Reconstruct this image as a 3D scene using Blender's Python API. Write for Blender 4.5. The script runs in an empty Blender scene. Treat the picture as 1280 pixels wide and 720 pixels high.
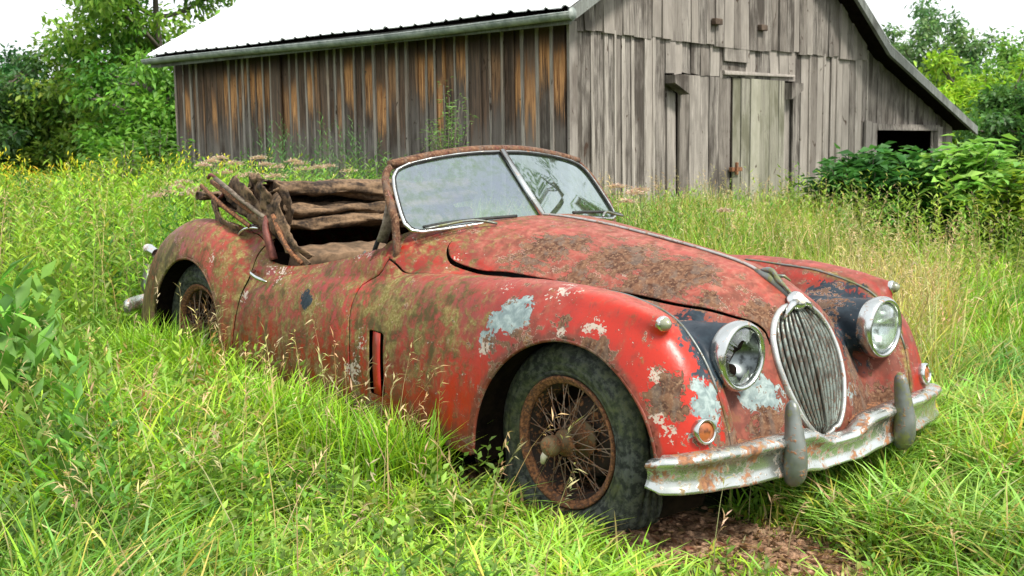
import bpy, bmesh, math, random
import numpy as np
from mathutils import Vector, Matrix
rng = np.random.default_rng(7); random.seed(7)
SC = bpy.context.scene; COL = SC.collection
# ---------------------------------------------------------------- camera
CP = np.array([2.690, -3.329, 1.38]); YAW, PITCH, ROLL, FOC = 2.410131, -math.radians(6.7), -.014, 1463.68
def cam_basis(yaw, pit, roll):
    F = np.array([math.cos(pit)*math.cos(yaw), math.cos(pit)*math.sin(yaw), math.sin(pit)])
    R = np.array([math.sin(yaw), -math.cos(yaw), 0.]); U = np.cross(R, F)
    return np.stack([R*math.cos(roll)+U*math.sin(roll), -R*math.sin(roll)+U*math.cos(roll), F], 1)
BW = cam_basis(YAW, PITCH, ROLL)
BC = cam_basis(YAW, -.15454960, .02183789)           # the same view as seen from the leaning car
CC = np.array([2.68994519, -3.32920243, 1.48335451])
RC = BW @ BC.T
CAR_M = Matrix([[*RC[i], (CP - RC @ CC)[i]] for i in range(3)] + [[0, 0, 0, 1]])
cd = bpy.data.cameras.new('camera'); cam = bpy.data.objects.new('camera', cd); COL.objects.link(cam)
cam.matrix_world = Matrix([[BW[i, 0], BW[i, 1], -BW[i, 2], CP[i]] for i in range(3)] + [[0, 0, 0, 1]])
cd.sensor_width = 36; cd.lens = FOC/1280*36; cd.clip_end = 2000; cd.clip_start = .05
SC.camera = cam
# ---------------------------------------------------------------- object helpers
def tag(o, label=None, cat=None, group=None, kind=None):
    if label: o['label'] = label
    if cat: o['category'] = cat
    if group: o['group'] = group
    if kind: o['kind'] = kind
    return o
def empty(name, label, cat, loc=(0, 0, 0), rz=0, group=None):
    o = bpy.data.objects.new(name, None); COL.objects.link(o); o.location = loc; o.rotation_euler.z = rz
    o.empty_display_size = .2
    return tag(o, label, cat, group)
def mk(name, V, F, mat, parent=None, smooth=True, label=None, attrs=None, solid=None, bevel=None, auto=None):
    me = bpy.data.meshes.new(name)
    me.from_pydata([tuple(map(float, v)) for v in V], [], [tuple(map(int, f)) for f in F]); me.update()
    if smooth: me.polygons.foreach_set('use_smooth', np.ones(len(me.polygons), bool))
    if auto is not None: me.set_sharp_from_angle(angle=math.radians(auto))
    for m in (mat if isinstance(mat, (list, tuple)) else [mat]): me.materials.append(m)
    for k, a in (attrs or {}).items():
        at = me.attributes.new(k, 'FLOAT', 'POINT'); at.data.foreach_set('value', np.asarray(a, np.float32))
    o = bpy.data.objects.new(name, me); COL.objects.link(o)
    if parent: o.parent = parent
    if label: o['label'] = label
    if bevel:
        b = o.modifiers.new('b', 'BEVEL'); b.width = bevel; b.segments = 2; b.limit_method = 'ANGLE'; b.angle_limit = math.radians(35)
    if solid:
        s = o.modifiers.new('s', 'SOLIDIFY'); s.thickness = solid; s.offset = -1
    return o
def fastmesh(name, V, Q, mat, parent=None, attrs=None, nside=3, cols=None, smooth=True):
    """V (n,3), Q (m,nside) numpy arrays -> one mesh object, quick"""
    me = bpy.data.meshes.new(name); V = np.ascontiguousarray(V, np.float32); Q = np.ascontiguousarray(Q, np.int32)
    me.vertices.add(len(V)); me.vertices.foreach_set('co', V.ravel())
    me.loops.add(Q.size); me.loops.foreach_set('vertex_index', Q.ravel())
    me.polygons.add(len(Q)); me.polygons.foreach_set('loop_start', np.arange(0, Q.size, nside, dtype=np.int32))
    if smooth: me.polygons.foreach_set('use_smooth', np.ones(len(Q), bool))
    me.update()
    me.materials.append(mat)
    for k, a in (attrs or {}).items():
        at = me.attributes.new(k, 'FLOAT', 'POINT'); at.data.foreach_set('value', np.asarray(a, np.float32))
    for k, a in (cols or {}).items():
        at = me.attributes.new(k, 'FLOAT_COLOR', 'POINT')
        a = np.asarray(a, np.float32); a = np.concatenate([a, np.ones((len(a), 1), np.float32)], 1)
        at.data.foreach_set('color', a.ravel())
    o = bpy.data.objects.new(name, me); COL.objects.link(o)
    if parent: o.parent = parent
    return o
class MB:
    """collects shapes for one mesh"""
    def __init__(s): s.V = []; s.F = []; s.n = 0
    def add(s, V, F):
        V = np.asarray(V, float); s.V.append(V); s.F += [tuple(int(i)+s.n for i in f) for f in F]; s.n += len(V); return s
    def box(s, lo, hi, M=None):
        x0, y0, z0 = lo; x1, y1, z1 = hi
        V = np.array([(x, y, z) for x in (x0, x1) for y in (y0, y1) for z in (z0, z1)], float)
        if M is not None: V = V @ np.asarray(M)[:3, :3].T + np.asarray(M)[:3, 3]
        return s.add(V, [(0, 1, 3, 2), (4, 6, 7, 5), (0, 4, 5, 1), (2, 3, 7, 6), (0, 2, 6, 4), (1, 5, 7, 3)])
    def tube(s, P, r, seg=8, cap=True, closed=False, flat=1.0, up=None):
        P = np.asarray(P, float); n = len(P); r = np.broadcast_to(r, (n,)).astype(float)
        T = np.roll(P, -1, 0)-np.roll(P, 1, 0) if closed else np.gradient(P, axis=0)
        T /= np.linalg.norm(T, axis=1, keepdims=True)+1e-12
        N = np.zeros_like(P); a = np.array(up if up is not None else ([0, 0, 1.] if abs(T[0, 2]) < .9 else [1., 0, 0]), float)
        for i in range(n):
            b = a-T[i]*(a@T[i]); b /= np.linalg.norm(b)+1e-12; N[i] = b; a = b if up is None else np.array(up, float)
        B = np.cross(T, N); th = np.linspace(0, 2*np.pi, seg, endpoint=False)
        V = (P[:, None]+r[:, None, None]*(np.cos(th)[None, :, None]*N[:, None]+flat*np.sin(th)[None, :, None]*B[:, None])).reshape(-1, 3)
        F = []
        for i in range(n if closed else n-1):
            j = (i+1) % n
            for k in range(seg):
                l = (k+1) % seg; F.append((i*seg+k, i*seg+l, j*seg+l, j*seg+k))
        if cap and not closed: F += [tuple(range(seg))[::-1], tuple(range((n-1)*seg, n*seg))]
        return s.add(V, F)
    def lathe(s, prof, o, axis, seg=48, capends=False, up=None):
        """prof [(r, h)] revolved about axis through o"""
        axis = np.array(axis, float); axis /= np.linalg.norm(axis)
        a = np.array([0, 0, 1.]) if abs(axis[2]) < .9 else np.array([1., 0, 0]); a = a-axis*(a@axis); a /= np.linalg.norm(a); b = np.cross(axis, a)
        th = np.linspace(0, 2*np.pi, seg, endpoint=False); n = len(prof)
        V = np.array([[np.array(o)+axis*h+r*(math.cos(t)*a+math.sin(t)*b) for t in th] for r, h in prof]).reshape(-1, 3)
        F = [(i*seg+k, i*seg+(k+1) % seg, (i+1)*seg+(k+1) % seg, (i+1)*seg+k) for i in range(n-1) for k in range(seg)]
        if capends: F += [tuple(range(seg))[::-1], tuple(range((n-1)*seg, n*seg))]
        return s.add(V, F)
    def grid(s, P):
        P = np.asarray(P, float); a, b = P.shape[:2]
        return s.add(P.reshape(-1, 3), [(i*b+j, i*b+j+1, (i+1)*b+j+1, (i+1)*b+j) for i in range(a-1) for j in range(b-1)])
    def obj(s, name, mat, parent=None, **k):
        return mk(name, np.concatenate(s.V), s.F, mat, parent, **k)
def pchip(pts):
    x = np.array([p[0] for p in pts], float); y = np.array([p[1] for p in pts], float)
    o = np.argsort(x); x = x[o]; y = y[o]; h = np.diff(x); d = np.diff(y)/h; m = np.zeros_like(y)
    for i in range(1, len(x)-1):
        if d[i-1]*d[i] > 0:
            w1 = 2*h[i]+h[i-1]; w2 = h[i]+2*h[i-1]; m[i] = (w1+w2)/(w1/d[i-1]+w2/d[i])
    m[0] = d[0]; m[-1] = d[-1]
    def f(q):
        q = np.clip(np.asarray(q, float), x[0], x[-1]); i = np.clip(np.searchsorted(x, q)-1, 0, len(x)-2)
        t = (q-x[i])/h[i]; a = 1-t
        return a*a*(1+2*t)*y[i]+a*a*t*h[i]*m[i]+t*t*(3-2*t)*y[i+1]-t*t*a*h[i]*m[i+1]
    return f
def spline(P, n):
    """smooth curve through 3-D points"""
    P = np.asarray(P, float); t = np.r_[0, np.cumsum(np.linalg.norm(np.diff(P, axis=0), axis=1))]
    m = np.gradient(P, t, axis=0); q = np.linspace(0, t[-1], n); i = np.clip(np.searchsorted(t, q)-1, 0, len(t)-2)
    h = (t[i+1]-t[i])[:, None]; s = ((q-t[i]))[:, None]/h; a = 1-s
    return a*a*(1+2*s)*P[i]+a*a*s*h*m[i]+s*s*(3-2*s)*P[i+1]-s*s*a*h*m[i+1]
def smooth01(x, a, b):
    t = np.clip((x-a)/(b-a), 0, 1); return t*t*(3-2*t)
# ---------------------------------------------------------------- noise in numpy (value noise)
_P = np.random.default_rng(3).permutation(256); _P = np.r_[_P, _P, _P]; _G = np.random.default_rng(4).random(256)
def vnoise(p):
    p = np.asarray(p, float); i = np.floor(p).astype(int); f = p-i; f = f*f*(3-2*f); i &= 255; r = 0
    for dx in (0, 1):
        for dy in (0, 1):
            for dz in (0, 1):
                w = (f[..., 0] if dx else 1-f[..., 0])*(f[..., 1] if dy else 1-f[..., 1])*(f[..., 2] if dz else 1-f[..., 2])
                r = r+w*_G[_P[_P[_P[(i[..., 0]+dx) & 255]+((i[..., 1]+dy) & 255)]+((i[..., 2]+dz) & 255)]]
    return r*2-1
def fbm(p, o=4): return sum(vnoise(p*2.03**k+17*k)*.5**k for k in range(o))
# ---------------------------------------------------------------- material helpers
class NT:
    def __init__(s, name):
        s.m = bpy.data.materials.new(name); s.m.use_nodes = True; s.t = s.m.node_tree; s.t.nodes.clear()
        s.out = s.t.nodes.new('ShaderNodeOutputMaterial')
    def n(s, typ, ins=None, **kw):
        nd = s.t.nodes.new('ShaderNode'+typ)
        for k, v in kw.items(): setattr(nd, k, v)
        for k, v in (ins or {}).items():
            sk = nd.inputs[k]
            if isinstance(v, bpy.types.NodeSocket): s.t.links.new(v, sk)
            elif isinstance(v, bpy.types.Node): s.t.links.new(v.outputs[0], sk)
            else:
                if sk.type == 'RGBA' and len(v) == 3: v = (*v, 1)
                sk.default_value = v
        return nd
    def coord(s, kind='Object'): return s.n('TexCoord').outputs[kind]
    def noise(s, vec, scale, detail=4, rough=.55, dist=0, off=None):
        if off or not isinstance(scale, (int, float)):
            mp = s.n('Mapping', {'Vector': vec}); 
            if off: mp.inputs['Location'].default_value = off
            if not isinstance(scale, (int, float)): mp.inputs['Scale'].default_value = scale; scale = 1
            vec = mp.outputs[0]
        return s.n('TexNoise', {'Vector': vec, 'Scale': scale, 'Detail': detail, 'Roughness': rough, 'Distortion': dist}).outputs[0]
    def math(s, op, a, b=0, c=0, clamp=False):
        return s.n('Math', {0: a, 1: b, 2: c}, operation=op, use_clamp=clamp).outputs[0]
    def ramp(s, f, a, b, lo=0., hi=1.):
        return s.n('MapRange', {'Value': f, 'From Min': a, 'From Max': b, 'To Min': lo, 'To Max': hi}, interpolation_type='SMOOTHSTEP').outputs[0]
    def mix(s, f, a, b, mode='MIX'):
        nd = s.t.nodes.new('ShaderNodeMix'); nd.data_type = 'RGBA'; nd.blend_type = mode
        for sk, v in ((nd.inputs[0], f), (nd.inputs[6], a), (nd.inputs[7], b)):
            if isinstance(v, bpy.types.NodeSocket): s.t.links.new(v, sk)
            else: sk.default_value = (*v, 1) if (not isinstance(v, (int, float)) and len(v) == 3) else v
        return nd.outputs[2]
    def attr(s, name, out='Fac'): return s.n('Attribute', attribute_name=name).outputs[out]
    def bump(s, h, strength=.5, dist=.01, nrm=None):
        i = {'Height': h, 'Strength': strength, 'Distance': dist}
        if nrm is not None: i['Normal'] = nrm
        return s.n('Bump', i).outputs[0]
    def done(s, shader): s.t.links.new(shader.outputs[0] if isinstance(shader, bpy.types.Node) else shader, s.out.inputs[0]); return s.m
    def pbr(s, col, rough=.6, metal=0., normal=None, spec=None, extra=None):
        i = {'Base Color': col, 'Roughness': rough, 'Metallic': metal}
        if normal is not None: i['Normal'] = normal
        if spec is not None: i['Specular IOR Level'] = spec
        i.update(extra or {})
        return s.n('BsdfPrincipled', i)
# ================================================================ CAR: body surface as one smooth field
zWT = pchip([(-2.3,.50),(-2.05,.655),(-1.90,.71),(-1.5,.765),(-1.15,.80),(-.8,.845),(-.43,.876),(-.1,.899),(.1,.897),(.25,.878),(.35,.845),(.44,.775),(.51,.68),(.56,.55),(.59,.40),(.62,.17)])
wWT = pchip([(-2.3,.10),(-2.08,.13),(-1.9,.165),(-1.2,.19),(-.5,.205),(0,.215),(.25,.20),(.40,.185),(.50,.165),(.56,.14),(.60,.09),(.63,.01)])
yWT = pchip([(-2.3,.64),(-1.2,.615),(0,.60),(.3,.595),(.5,.575),(.6,.56)])
zRT = pchip([(-3.46,.15),(-3.38,.34),(-3.25,.56),(-3.1,.72),(-2.9,.83),(-2.65,.895),(-2.45,.90),(-2.25,.86),(-2.12,.78),(-2.0,.62),(-1.92,.40),(-1.85,.15)])
wRT = pchip([(-3.5,.01),(-3.40,.10),(-3.2,.16),(-2.9,.20),(-2.5,.215),(-2.15,.20),(-2.0,.16),(-1.9,.10),(-1.85,.01)])
yRT = pchip([(-3.5,.46),(-3.2,.54),(-2.9,.58),(-2.5,.60),(-1.9,.61)])
zH = pchip([(-3.55,.15),(-3.46,.35),(-3.35,.55),(-3.15,.72),(-2.95,.82),(-2.7,.90),(-2.45,.945),(-2.2,.95),(-2.08,.915),(-1.98,.825),(-1.85,.812),(-1.63,.842),(-1.31,.924),(-1.05,1.003),(-.92,1.022),(-.735,1.028),(-.222,1.0),(.05,.972),(.22,.942),(.33,.893),(.40,.848),(.45,.77),(.50,.66),(.54,.54),(.57,.42),(.60,.17)])
wH = pchip([(-3.6,.01),(-3.5,.15),(-3.35,.32),(-3.0,.50),(-2.6,.62),(-2.1,.685),(-1.6,.688),(-1.0,.690),(-.8,.68),(-.4,.62),(0,.56),(.3,.52),(.42,.49),(.50,.45),(.56,.38),(.59,.22),(.60,.10),(.63,.01)])
nH = pchip([(-3.6,2.2),(-2.8,2.4),(-2.2,3.8),(-1.9,5.6),(-1.1,5.6),(-.9,3.2),(-.6,2.35),(0,2.05),(.63,2.0)])
zbH = pchip([(-3.6,.15),(-2.6,.3),(-2.1,.45),(-1.1,.45),(-.8,.4),(-.2,.2),(.63,.15)])
def _tube(x, y, z, yc, w, zt, zb, n):
    N = n(x) if callable(n) else n; ZB = zb(x) if callable(zb) else zb
    u = np.abs(y-(yc(x) if callable(yc) else yc))/np.maximum(w(x), .004); v = np.maximum(z-ZB, 0)/np.maximum(zt(x)-ZB, .01)
    return (u**N+v**N+1e-9)**(1/N)-1
def _norm(f, x, y, z, e=.002):
    a = f(x, y, z); g2 = ((f(x, y+e, z)-a)**2+(f(x, y, z+e)-a)**2)/e**2; gx = (f(x+e, y, z)-a)/e
    g = (g2+np.minimum(gx**2, 1.2*g2))**.5
    return np.clip(a/np.maximum(g, 1.0), -.3, .3)
def smin(a, b, k):
    h = np.clip(.5+.5*(b-a)/k, 0, 1); return b*(1-h)+a*h-k*h*(1-h)
def cone(x, y, z, A, B, ra, rb):
    A = np.array(A); B = np.array(B); d = B-A; L = d@d
    t = np.clip(((x-A[0])*d[0]+(y-A[1])*d[1]+(z-A[2])*d[2])/L, 0, 1)
    return np.sqrt((x-A[0]-t*d[0])**2+(y-A[1]-t*d[1])**2+(z-A[2]-t*d[2])**2)-(ra+(rb-ra)*t)
HL = np.array([.505, .408, .727]); HLB = np.array([.10, .44, .735])      # headlamp nacelle front / tail
PL = np.array([.385, .648, .838])                                      # sidelight pod
def body(x, y, z):
    y = np.abs(y)
    h = _norm(lambda a, b, c: _tube(a, b, c, 0., wH, zH, zbH, nH), x, y, z)
    h = np.maximum(h, np.maximum(x-.590, -3.50-x))
    w = _norm(lambda a, b, c: _tube(a, b, c, yWT, wWT, zWT, .15, 2.5), x, y, z)
    w = np.maximum(w, np.maximum(x-.605, -2.2-x))
    r = _norm(lambda a, b, c: _tube(a, b, c, yRT, wRT, zRT, .15, 2.5), x, y, z)
    r = np.maximum(r, np.maximum(x+1.87, -3.42-x))
    d = smin(h, w, .05+.06*smooth01(x, .15, .45)-.036*smooth01(-x, .75, 1.0))
    d = smin(d, r, .035)
    # headlamp nacelles and sidelight pods
    n = cone(x, y, z, HLB, HL-[.035, 0, 0], .055, .098)
    n = np.maximum(n, x-HL[0]+.004)
    d = smin(d, n, .035)
    p = cone(x, y, z, [.02, .652, .872], PL, .012, .021)
    d = smin(d, p, .05)
    return d
def body_grad(P, e=.0015):
    a = body(P[:, 0], P[:, 1], P[:, 2]); G = np.stack([body(*(P+np.eye(3)[k]*e).T)-a for k in range(3)], 1)/e
    return a, G
def surface_nets(h):
    xs = np.arange(-3.56, .68, h); ys = np.arange(0, .88, h); zs = np.arange(.24, 1.10, h)
    X, Y, Z = np.meshgrid(xs, ys, zs, indexing='ij'); D = body(X, Y, Z)
    D = np.concatenate([D[:, :0:-1], D], 1); ys = np.r_[-ys[:0:-1], ys]
    ins = D < 0; nx, ny, nz = D.shape
    cnt = np.zeros((nx-1, ny-1, nz-1), np.int8); acc = np.zeros((nx-1, ny-1, nz-1, 3)); ne = np.zeros((nx-1, ny-1, nz-1))
    cs = [(a, b, c) for a in (0, 1) for b in (0, 1) for c in (0, 1)]
    def sl(c): return tuple(slice(c[k], D.shape[k]-1+c[k]) for k in range(3))
    for c in cs: cnt += ins[sl(c)]
    act = (cnt > 0) & (cnt < 8)
    idx = np.argwhere(act); vid = -np.ones(act.shape, int); vid[act] = np.arange(len(idx))
    P = np.zeros((len(idx), 3)); m = np.zeros(len(idx))
    for c in cs:
        for ax in range(3):
            if c[ax]: continue
            c2 = list(c); c2[ax] = 1
            a = D[tuple((idx+c).T)]; b = D[tuple((idx+c2).T)]; s = (a < 0) != (b < 0)
            t = np.where(s, a/(np.where(s, a-b, 1)), 0); q = np.array(c, float)[None].repeat(len(idx), 0); q[:, ax] += t
            P += q*s[:, None]; m += s
    P = (idx+P/m[:, None])*h+[xs[0], ys[0], zs[0]]
    F = []
    for ax in range(3):
        o = [k for k in range(3) if k != ax]
        if ax == 1: o = o[::-1]
        s0 = [slice(1, -1)]*3; s0[ax] = slice(0, -1); s1 = list(s0); s1[ax] = slice(1, None)
        a = ins[tuple(s0)]; b = ins[tuple(s1)]; e = np.argwhere(a != b); 
        base = e.copy(); base[:, o[0]] += 1; base[:, o[1]] += 1
        fl = a[tuple(e.T)]
        def g(i, j):
            q = base.copy(); q[:, o[0]] -= i; q[:, o[1]] -= j; return vid[tuple(q.T)]
        quad = np.stack([g(1, 1), g(0, 1), g(0, 0), g(1, 0)], 1)
        quad[~fl] = quad[~fl][:, ::-1]
        F.append(quad)
    F = np.concatenate(F); F = F[(F >= 0).all(1)]
    for _ in range(3):
        d, G = body_grad(P); P = P-np.clip(d/np.maximum((G**2).sum(1), .3), -.01, .01)[:, None]*G
    return P, F
def clip(V, F, g):
    """keep the part of the polygons where the vertex field g > 0"""
    V = np.asarray(V); keep = g > 0; nv = len(V); out = []; new = []; ids = {}
    for f in F:
        k = [keep[i] for i in f]
        if all(k): out.append(tuple(f)); continue
        if not any(k): continue
        poly = []
        for a, b in zip(f, (*f[1:], f[0])):
            if keep[a]: poly.append(int(a))
            if keep[a] != keep[b]:
                e = (a, b) if a < b else (b, a)
                if e not in ids:
                    t = g[e[0]]/(g[e[0]]-g[e[1]]); t = min(max(t, .02), .98)
                    ids[e] = nv+len(new); new.append(V[e[0]]+(V[e[1]]-V[e[0]])*t)
                poly.append(ids[e])
        if len(poly) > 2: out.append(tuple(poly))
    V2 = np.concatenate([V, np.array(new)]) if new else V
    used = np.unique(np.concatenate([np.array(f) for f in out])) if out else np.array([], int)
    mp = -np.ones(len(V2), int); mp[used] = np.arange(len(used))
    return V2[used], [tuple(mp[i] for i in f) for f in out]
FA = (.085, .355, .392); RA = (-2.515, .345, .378)          # wheel-arch centres and radii (x, z, r)
wBon = pchip([(-.90,.54),(-.78,.527),(-.68,.506),(-.52,.446),(-.19,.360),(0,.322),(.19,.289),(.31,.245),(.38,.21),(.43,.17)])
ySeam = pchip([(-1.2,.668),(-.9,.63),(-.5,.565),(0,.535),(.25,.535),(.45,.55),(.52,.545),(.62,.50)])
yRear = pchip([(-3.5,.34),(-3.2,.42),(-2.8,.50),(-2.4,.535),(-2.05,.60)])
def f_bonnet(P):
    x, y, z = P.T; a = wBon(x)-np.abs(y); b = x+.86; c = .445-x
    r = .10; q = r-np.hypot(np.maximum(r-a, 0), np.maximum(r-b, 0))      # rounded rear corners
    return np.minimum(np.minimum(np.where((a < r) & (b < r), q, np.minimum(a, b)), c), z-.66)
GA = np.array([.412, 0, .842]); GB = np.array([.578, 0, .408])            # grille top and bottom
def f_grille(P):
    """>0 inside the teardrop opening"""
    x, y, z = P.T; t = np.clip((GA[2]-z)/(GA[2]-GB[2]), -.2, 1.2)
    hw = gw(np.clip(t, 0, 1)); inz = np.minimum(t, 1-t)*.43
    return np.where(x > .3, np.minimum(hw-np.abs(y), inz), -1)
gw = pchip([(0,.0),(.015,.050),(.06,.098),(.14,.138),(.26,.165),(.40,.174),(.55,.166),(.72,.140),(.86,.104),(.95,.062),(.985,.034),(1,.0)])
def f_arch(P):
    x, y, z = P.T; a = np.hypot(x-FA[0], z-FA[1])-FA[2]; b = np.hypot(x-RA[0], z-RA[1])-RA[2]
    # below the centre the openings run straight down
    a = np.where(z < FA[1], np.abs(x-FA[0]-(FA[1]-z)*np.where(x < FA[0], .05, .12)*0)-FA[2], a); b = np.where(z < RA[1], np.abs(x-RA[0])-RA[2], b)
    return np.maximum(np.minimum(a, b), .44-np.abs(y))
xgap = pchip([(.2,-1.02),(.36,-1.055),(.55,-1.10),(.70,-1.14),(.755,-1.135),(.785,-1.10),(.81,-1.055),(.835,-1.035),(1.1,-1.0)])
def f_cockpit(P):
    """>0 inside the cockpit opening"""
    x, y, z = P.T; a = .628-np.abs(y); b = -.985-.10*(np.abs(y)/.6)**2-x; c = x+2.06
    r = .13; q = r-np.hypot(np.maximum(r-a, 0), np.maximum(r-c, 0))
    return np.minimum(np.minimum(np.where((a < r) & (c < r), q, np.minimum(a, c)), b), z-.6)
def zbot(x, y=0): return .285+.105*smooth01(x, .35, .5)-.02*smooth01(-x, 2.9, 3.3)
BV, BF = surface_nets(.0135)
# ================================================================ CAR materials
def paint_material():
    m = NT('weathered_red_paint'); c = m.coord()
    A = lambda k: m.attr(k)
    n1 = m.noise(c, 9, 6, .62, .6); n2 = m.noise(c, 31, 5, .6, .8, off=(3, 1, 7)); na = m.noise(c, (9, 30, 18), 5, .62, 1.2, off=(7, 7, 7)); n3 = m.noise(c, 90, 3, .6, off=(9, 4, 2)); nb = m.noise(c, 3.2, 4, .6, off=(5, 5, 1))
    streak = m.noise(c, (26, 26, 2.6), 4, .6); streak2 = m.noise(c, (60, 60, 5), 3, .55, off=(2, 8, 3))
    col = m.mix(m.ramp(nb, .35, .68), (.33, .019, .007), (.16, .015, .007))
    col = m.mix(m.math('MULTIPLY', m.ramp(m.math('ADD', A('bright'), m.math('MULTIPLY', n1, .5)), .55, .95), .8), col, (.44, .022, .008))
    # faded, chalky paint
    f = m.ramp(m.math('ADD', A('fade'), m.math('MULTIPLY', m.math('SUBTRACT', n1, .5), 1.1)), .15, .95)
    col = m.mix(m.math('MULTIPLY', f, .82), col, m.mix(m.ramp(n2, .4, .65), (.27, .070, .045), (.36, .155, .105)))
    # brown oxidised film
    b = m.ramp(m.math('ADD', A('brown'), m.math('MULTIPLY', m.math('SUBTRACT', m.math('ADD', m.math('MULTIPLY', streak, .6), m.math('MULTIPLY', n1, .6)), .6), 1.9)), .22, .85)
    col = m.mix(m.math('MULTIPLY', b, .85), col, m.mix(m.ramp(n2, .38, .66), (.105, .034, .019), (.20, .062, .036)))
    # moss and algae
    g = m.ramp(m.math('ADD', A('moss'), m.math('MULTIPLY', m.math('SUBTRACT', m.math('ADD', m.math('MULTIPLY', streak, .45), m.math('MULTIPLY', n2, .6)), .53), 2.1)), .32, .78)
    col = m.mix(m.math('MULTIPLY', g, .88), col, m.mix(m.ramp(n1, .38, .62), (.052, .056, .015), m.mix(m.ramp(n3, .4, .65), (.16, .14, .035), (.31, .27, .10))))
    # grime specks and fine runs
    sp = m.ramp(n3, .60, .68); col = m.mix(m.math('MULTIPLY', sp, .35), col, (.10, .035, .025))
    dr = m.ramp(streak2, .60, .72); col = m.mix(m.math('MULTIPLY', dr, .35), col, (.09, .03, .02))
    # black housing paint
    k = m.ramp(m.math('ADD', A('black'), m.math('MULTIPLY', m.math('SUBTRACT', m.math('ADD', n2, m.math('MULTIPLY', n1, .6)), .8), 1.6)), .38, .50)
    col = m.mix(k, col, m.mix(m.ramp(n1, .4, .7), (.008, .016, .024), (.035, .055, .070)))
    # bare primer patches
    edge = m.math('ADD', m.math('MULTIPLY', m.math('SUBTRACT', n1, .5), 1.0), m.math('MULTIPLY', m.math('SUBTRACT', n2, .5), .9)); edge = m.math('ADD', edge, m.math('MULTIPLY', m.math('SUBTRACT', na, .5), 1.2))
    pf = m.math('ADD', A('primer'), edge); pm = m.ramp(pf, .42, .47)
    col = m.mix(pm, col, m.mix(m.ramp(n2, .35, .7), (.15, .20, .20), (.33, .40, .385)))
    # scratches / chipped pale filler
    wf = m.math('ADD', A('chip'), m.math('MULTIPLY', m.math('SUBTRACT', m.math('ADD', m.math('MULTIPLY', na, .9), m.math('MULTIPLY', n3, .8)), .85), 2.0)); wm = m.ramp(wf, .52, .58)
    col = m.mix(wm, col, (.46, .37, .30))
    # flaked rust with pale lifted rim
    rf = m.math('ADD', A('rust'), m.math('ADD', edge, m.math('MULTIPLY', m.math('SUBTRACT', n3, .5), .5)))
    rim = m.math('SUBTRACT', m.ramp(rf, .40, .43), m.ramp(rf, .45, .48)); rm = m.ramp(rf, .44, .47)
    col = m.mix(m.math('MULTIPLY', rim, m.ramp(n1, .45, .6, .15, .8)), col, (.50, .31, .23))
    rc = m.mix(m.ramp(n2, .36, .66), (.060, .026, .015), (.165, .082, .045)); rc = m.mix(m.ramp(n3, .5, .68), rc, (.22, .13, .075)); rc = m.mix(m.math('MULTIPLY', m.ramp(streak, .48, .62), .5), rc, (.13, .105, .085))
    col = m.mix(rm, col, rc)
    h = m.math('ADD', m.math('MULTIPLY', rm, -1.2), m.math('MULTIPLY', pm, -.5)); h = m.math('ADD', h, m.math('MULTIPLY', rim, .5)); h = m.math('ADD', h, m.math('MULTIPLY', wm, -.4))
    h = m.math('ADD', h, m.math('MULTIPLY', n3, .12)); h = m.math('ADD', h, m.math('MULTIPLY', m.math('MULTIPLY', rm, n2), 1.2)); h = m.math('ADD', h, m.math('MULTIPLY', g, .25))
    h = m.math('ADD', h, m.math('MULTIPLY', n1, .5))
    rough = m.math('ADD', .27, m.math('MULTIPLY', f, .22)); rough = m.math('ADD', rough, m.math('MULTIPLY', b, .22)); rough = m.math('ADD', rough, m.math('MULTIPLY', g, .4)); rough = m.math('ADD', rough, m.math('MULTIPLY', n2, .12))
    rough = m.math('ADD', rough, m.math('MULTIPLY', rm, .5), clamp=True)
    return m.done(m.pbr(col, rough, 0, m.bump(h, .75, .0035), .34))
M_PAINT = paint_material()
def rusty_metal(name, base, rustiness=.5, rough=.35, metal=1., scale=1., moss=.0, c2=None):
    m = NT(name); c = m.coord(); n1 = m.noise(c, 14*scale, 6, .65); n2 = m.noise(c, 60*scale, 4, .6, off=(1, 5, 2)); n0 = m.noise(c, 5*scale, 3, .6, off=(4, 4, 4))
    r = m.ramp(m.math('ADD', m.math('MULTIPLY', n1, .6), m.math('MULTIPLY', n2, .4)), .62-.25*rustiness, .70-.22*rustiness)
    bc = m.mix(m.ramp(n0, .35, .65), base, c2 or tuple(.7*x for x in base))
    rc = m.mix(m.ramp(n2, .4, .65), (.10, .042, .020), (.30, .13, .055))
    col = m.mix(r, bc, rc)
    met = m.math('MULTIPLY', m.math('SUBTRACT', 1., r), metal)
    if moss:
        g = m.ramp(m.math('ADD', n0, m.math('MULTIPLY', n2, .5)), .95-moss, 1.1-moss); col = m.mix(g, col, (.13, .14, .045)); met = m.math('MULTIPLY', met, m.math('SUBTRACT', 1., g))
    h = m.math('ADD', m.math('MULTIPLY', r, m.math('ADD', n2, .3)), m.math('MULTIPLY', n1, .3))
    return m.done(m.pbr(col, m.math('ADD', rough, m.math('MULTIPLY', r, .45)), met, m.bump(h, .5, .002)))
M_CHROME = rusty_metal('old_chrome', (.62, .64, .62), .22, .22, 1., 1., c2=(.42, .43, .40))
M_BUMPER = rusty_metal('pitted_bumper_chrome', (.64, .66, .64), .54, .26, .9, .8, moss=.10, c2=(.40, .42, .38))
M_DULL = rusty_metal('dull_grey_metal', (.21, .225, .21), .34, .40, .55, 1.8, moss=.2, c2=(.11, .12, .11))
M_DRUM = rusty_metal('shade_dark_rust', (.035, .022, .015), .5, .85, .1, 1.6)  # darkened rust: shade behind the spokes put into the colour
M_SPOKE = rusty_metal('rusted_spoke_wire', (.30, .22, .16), .6, .6, .5, 3.)
M_RUST = rusty_metal('rusted_steel', (.16, .09, .06), .95, .75, .3, 1.6)
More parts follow.
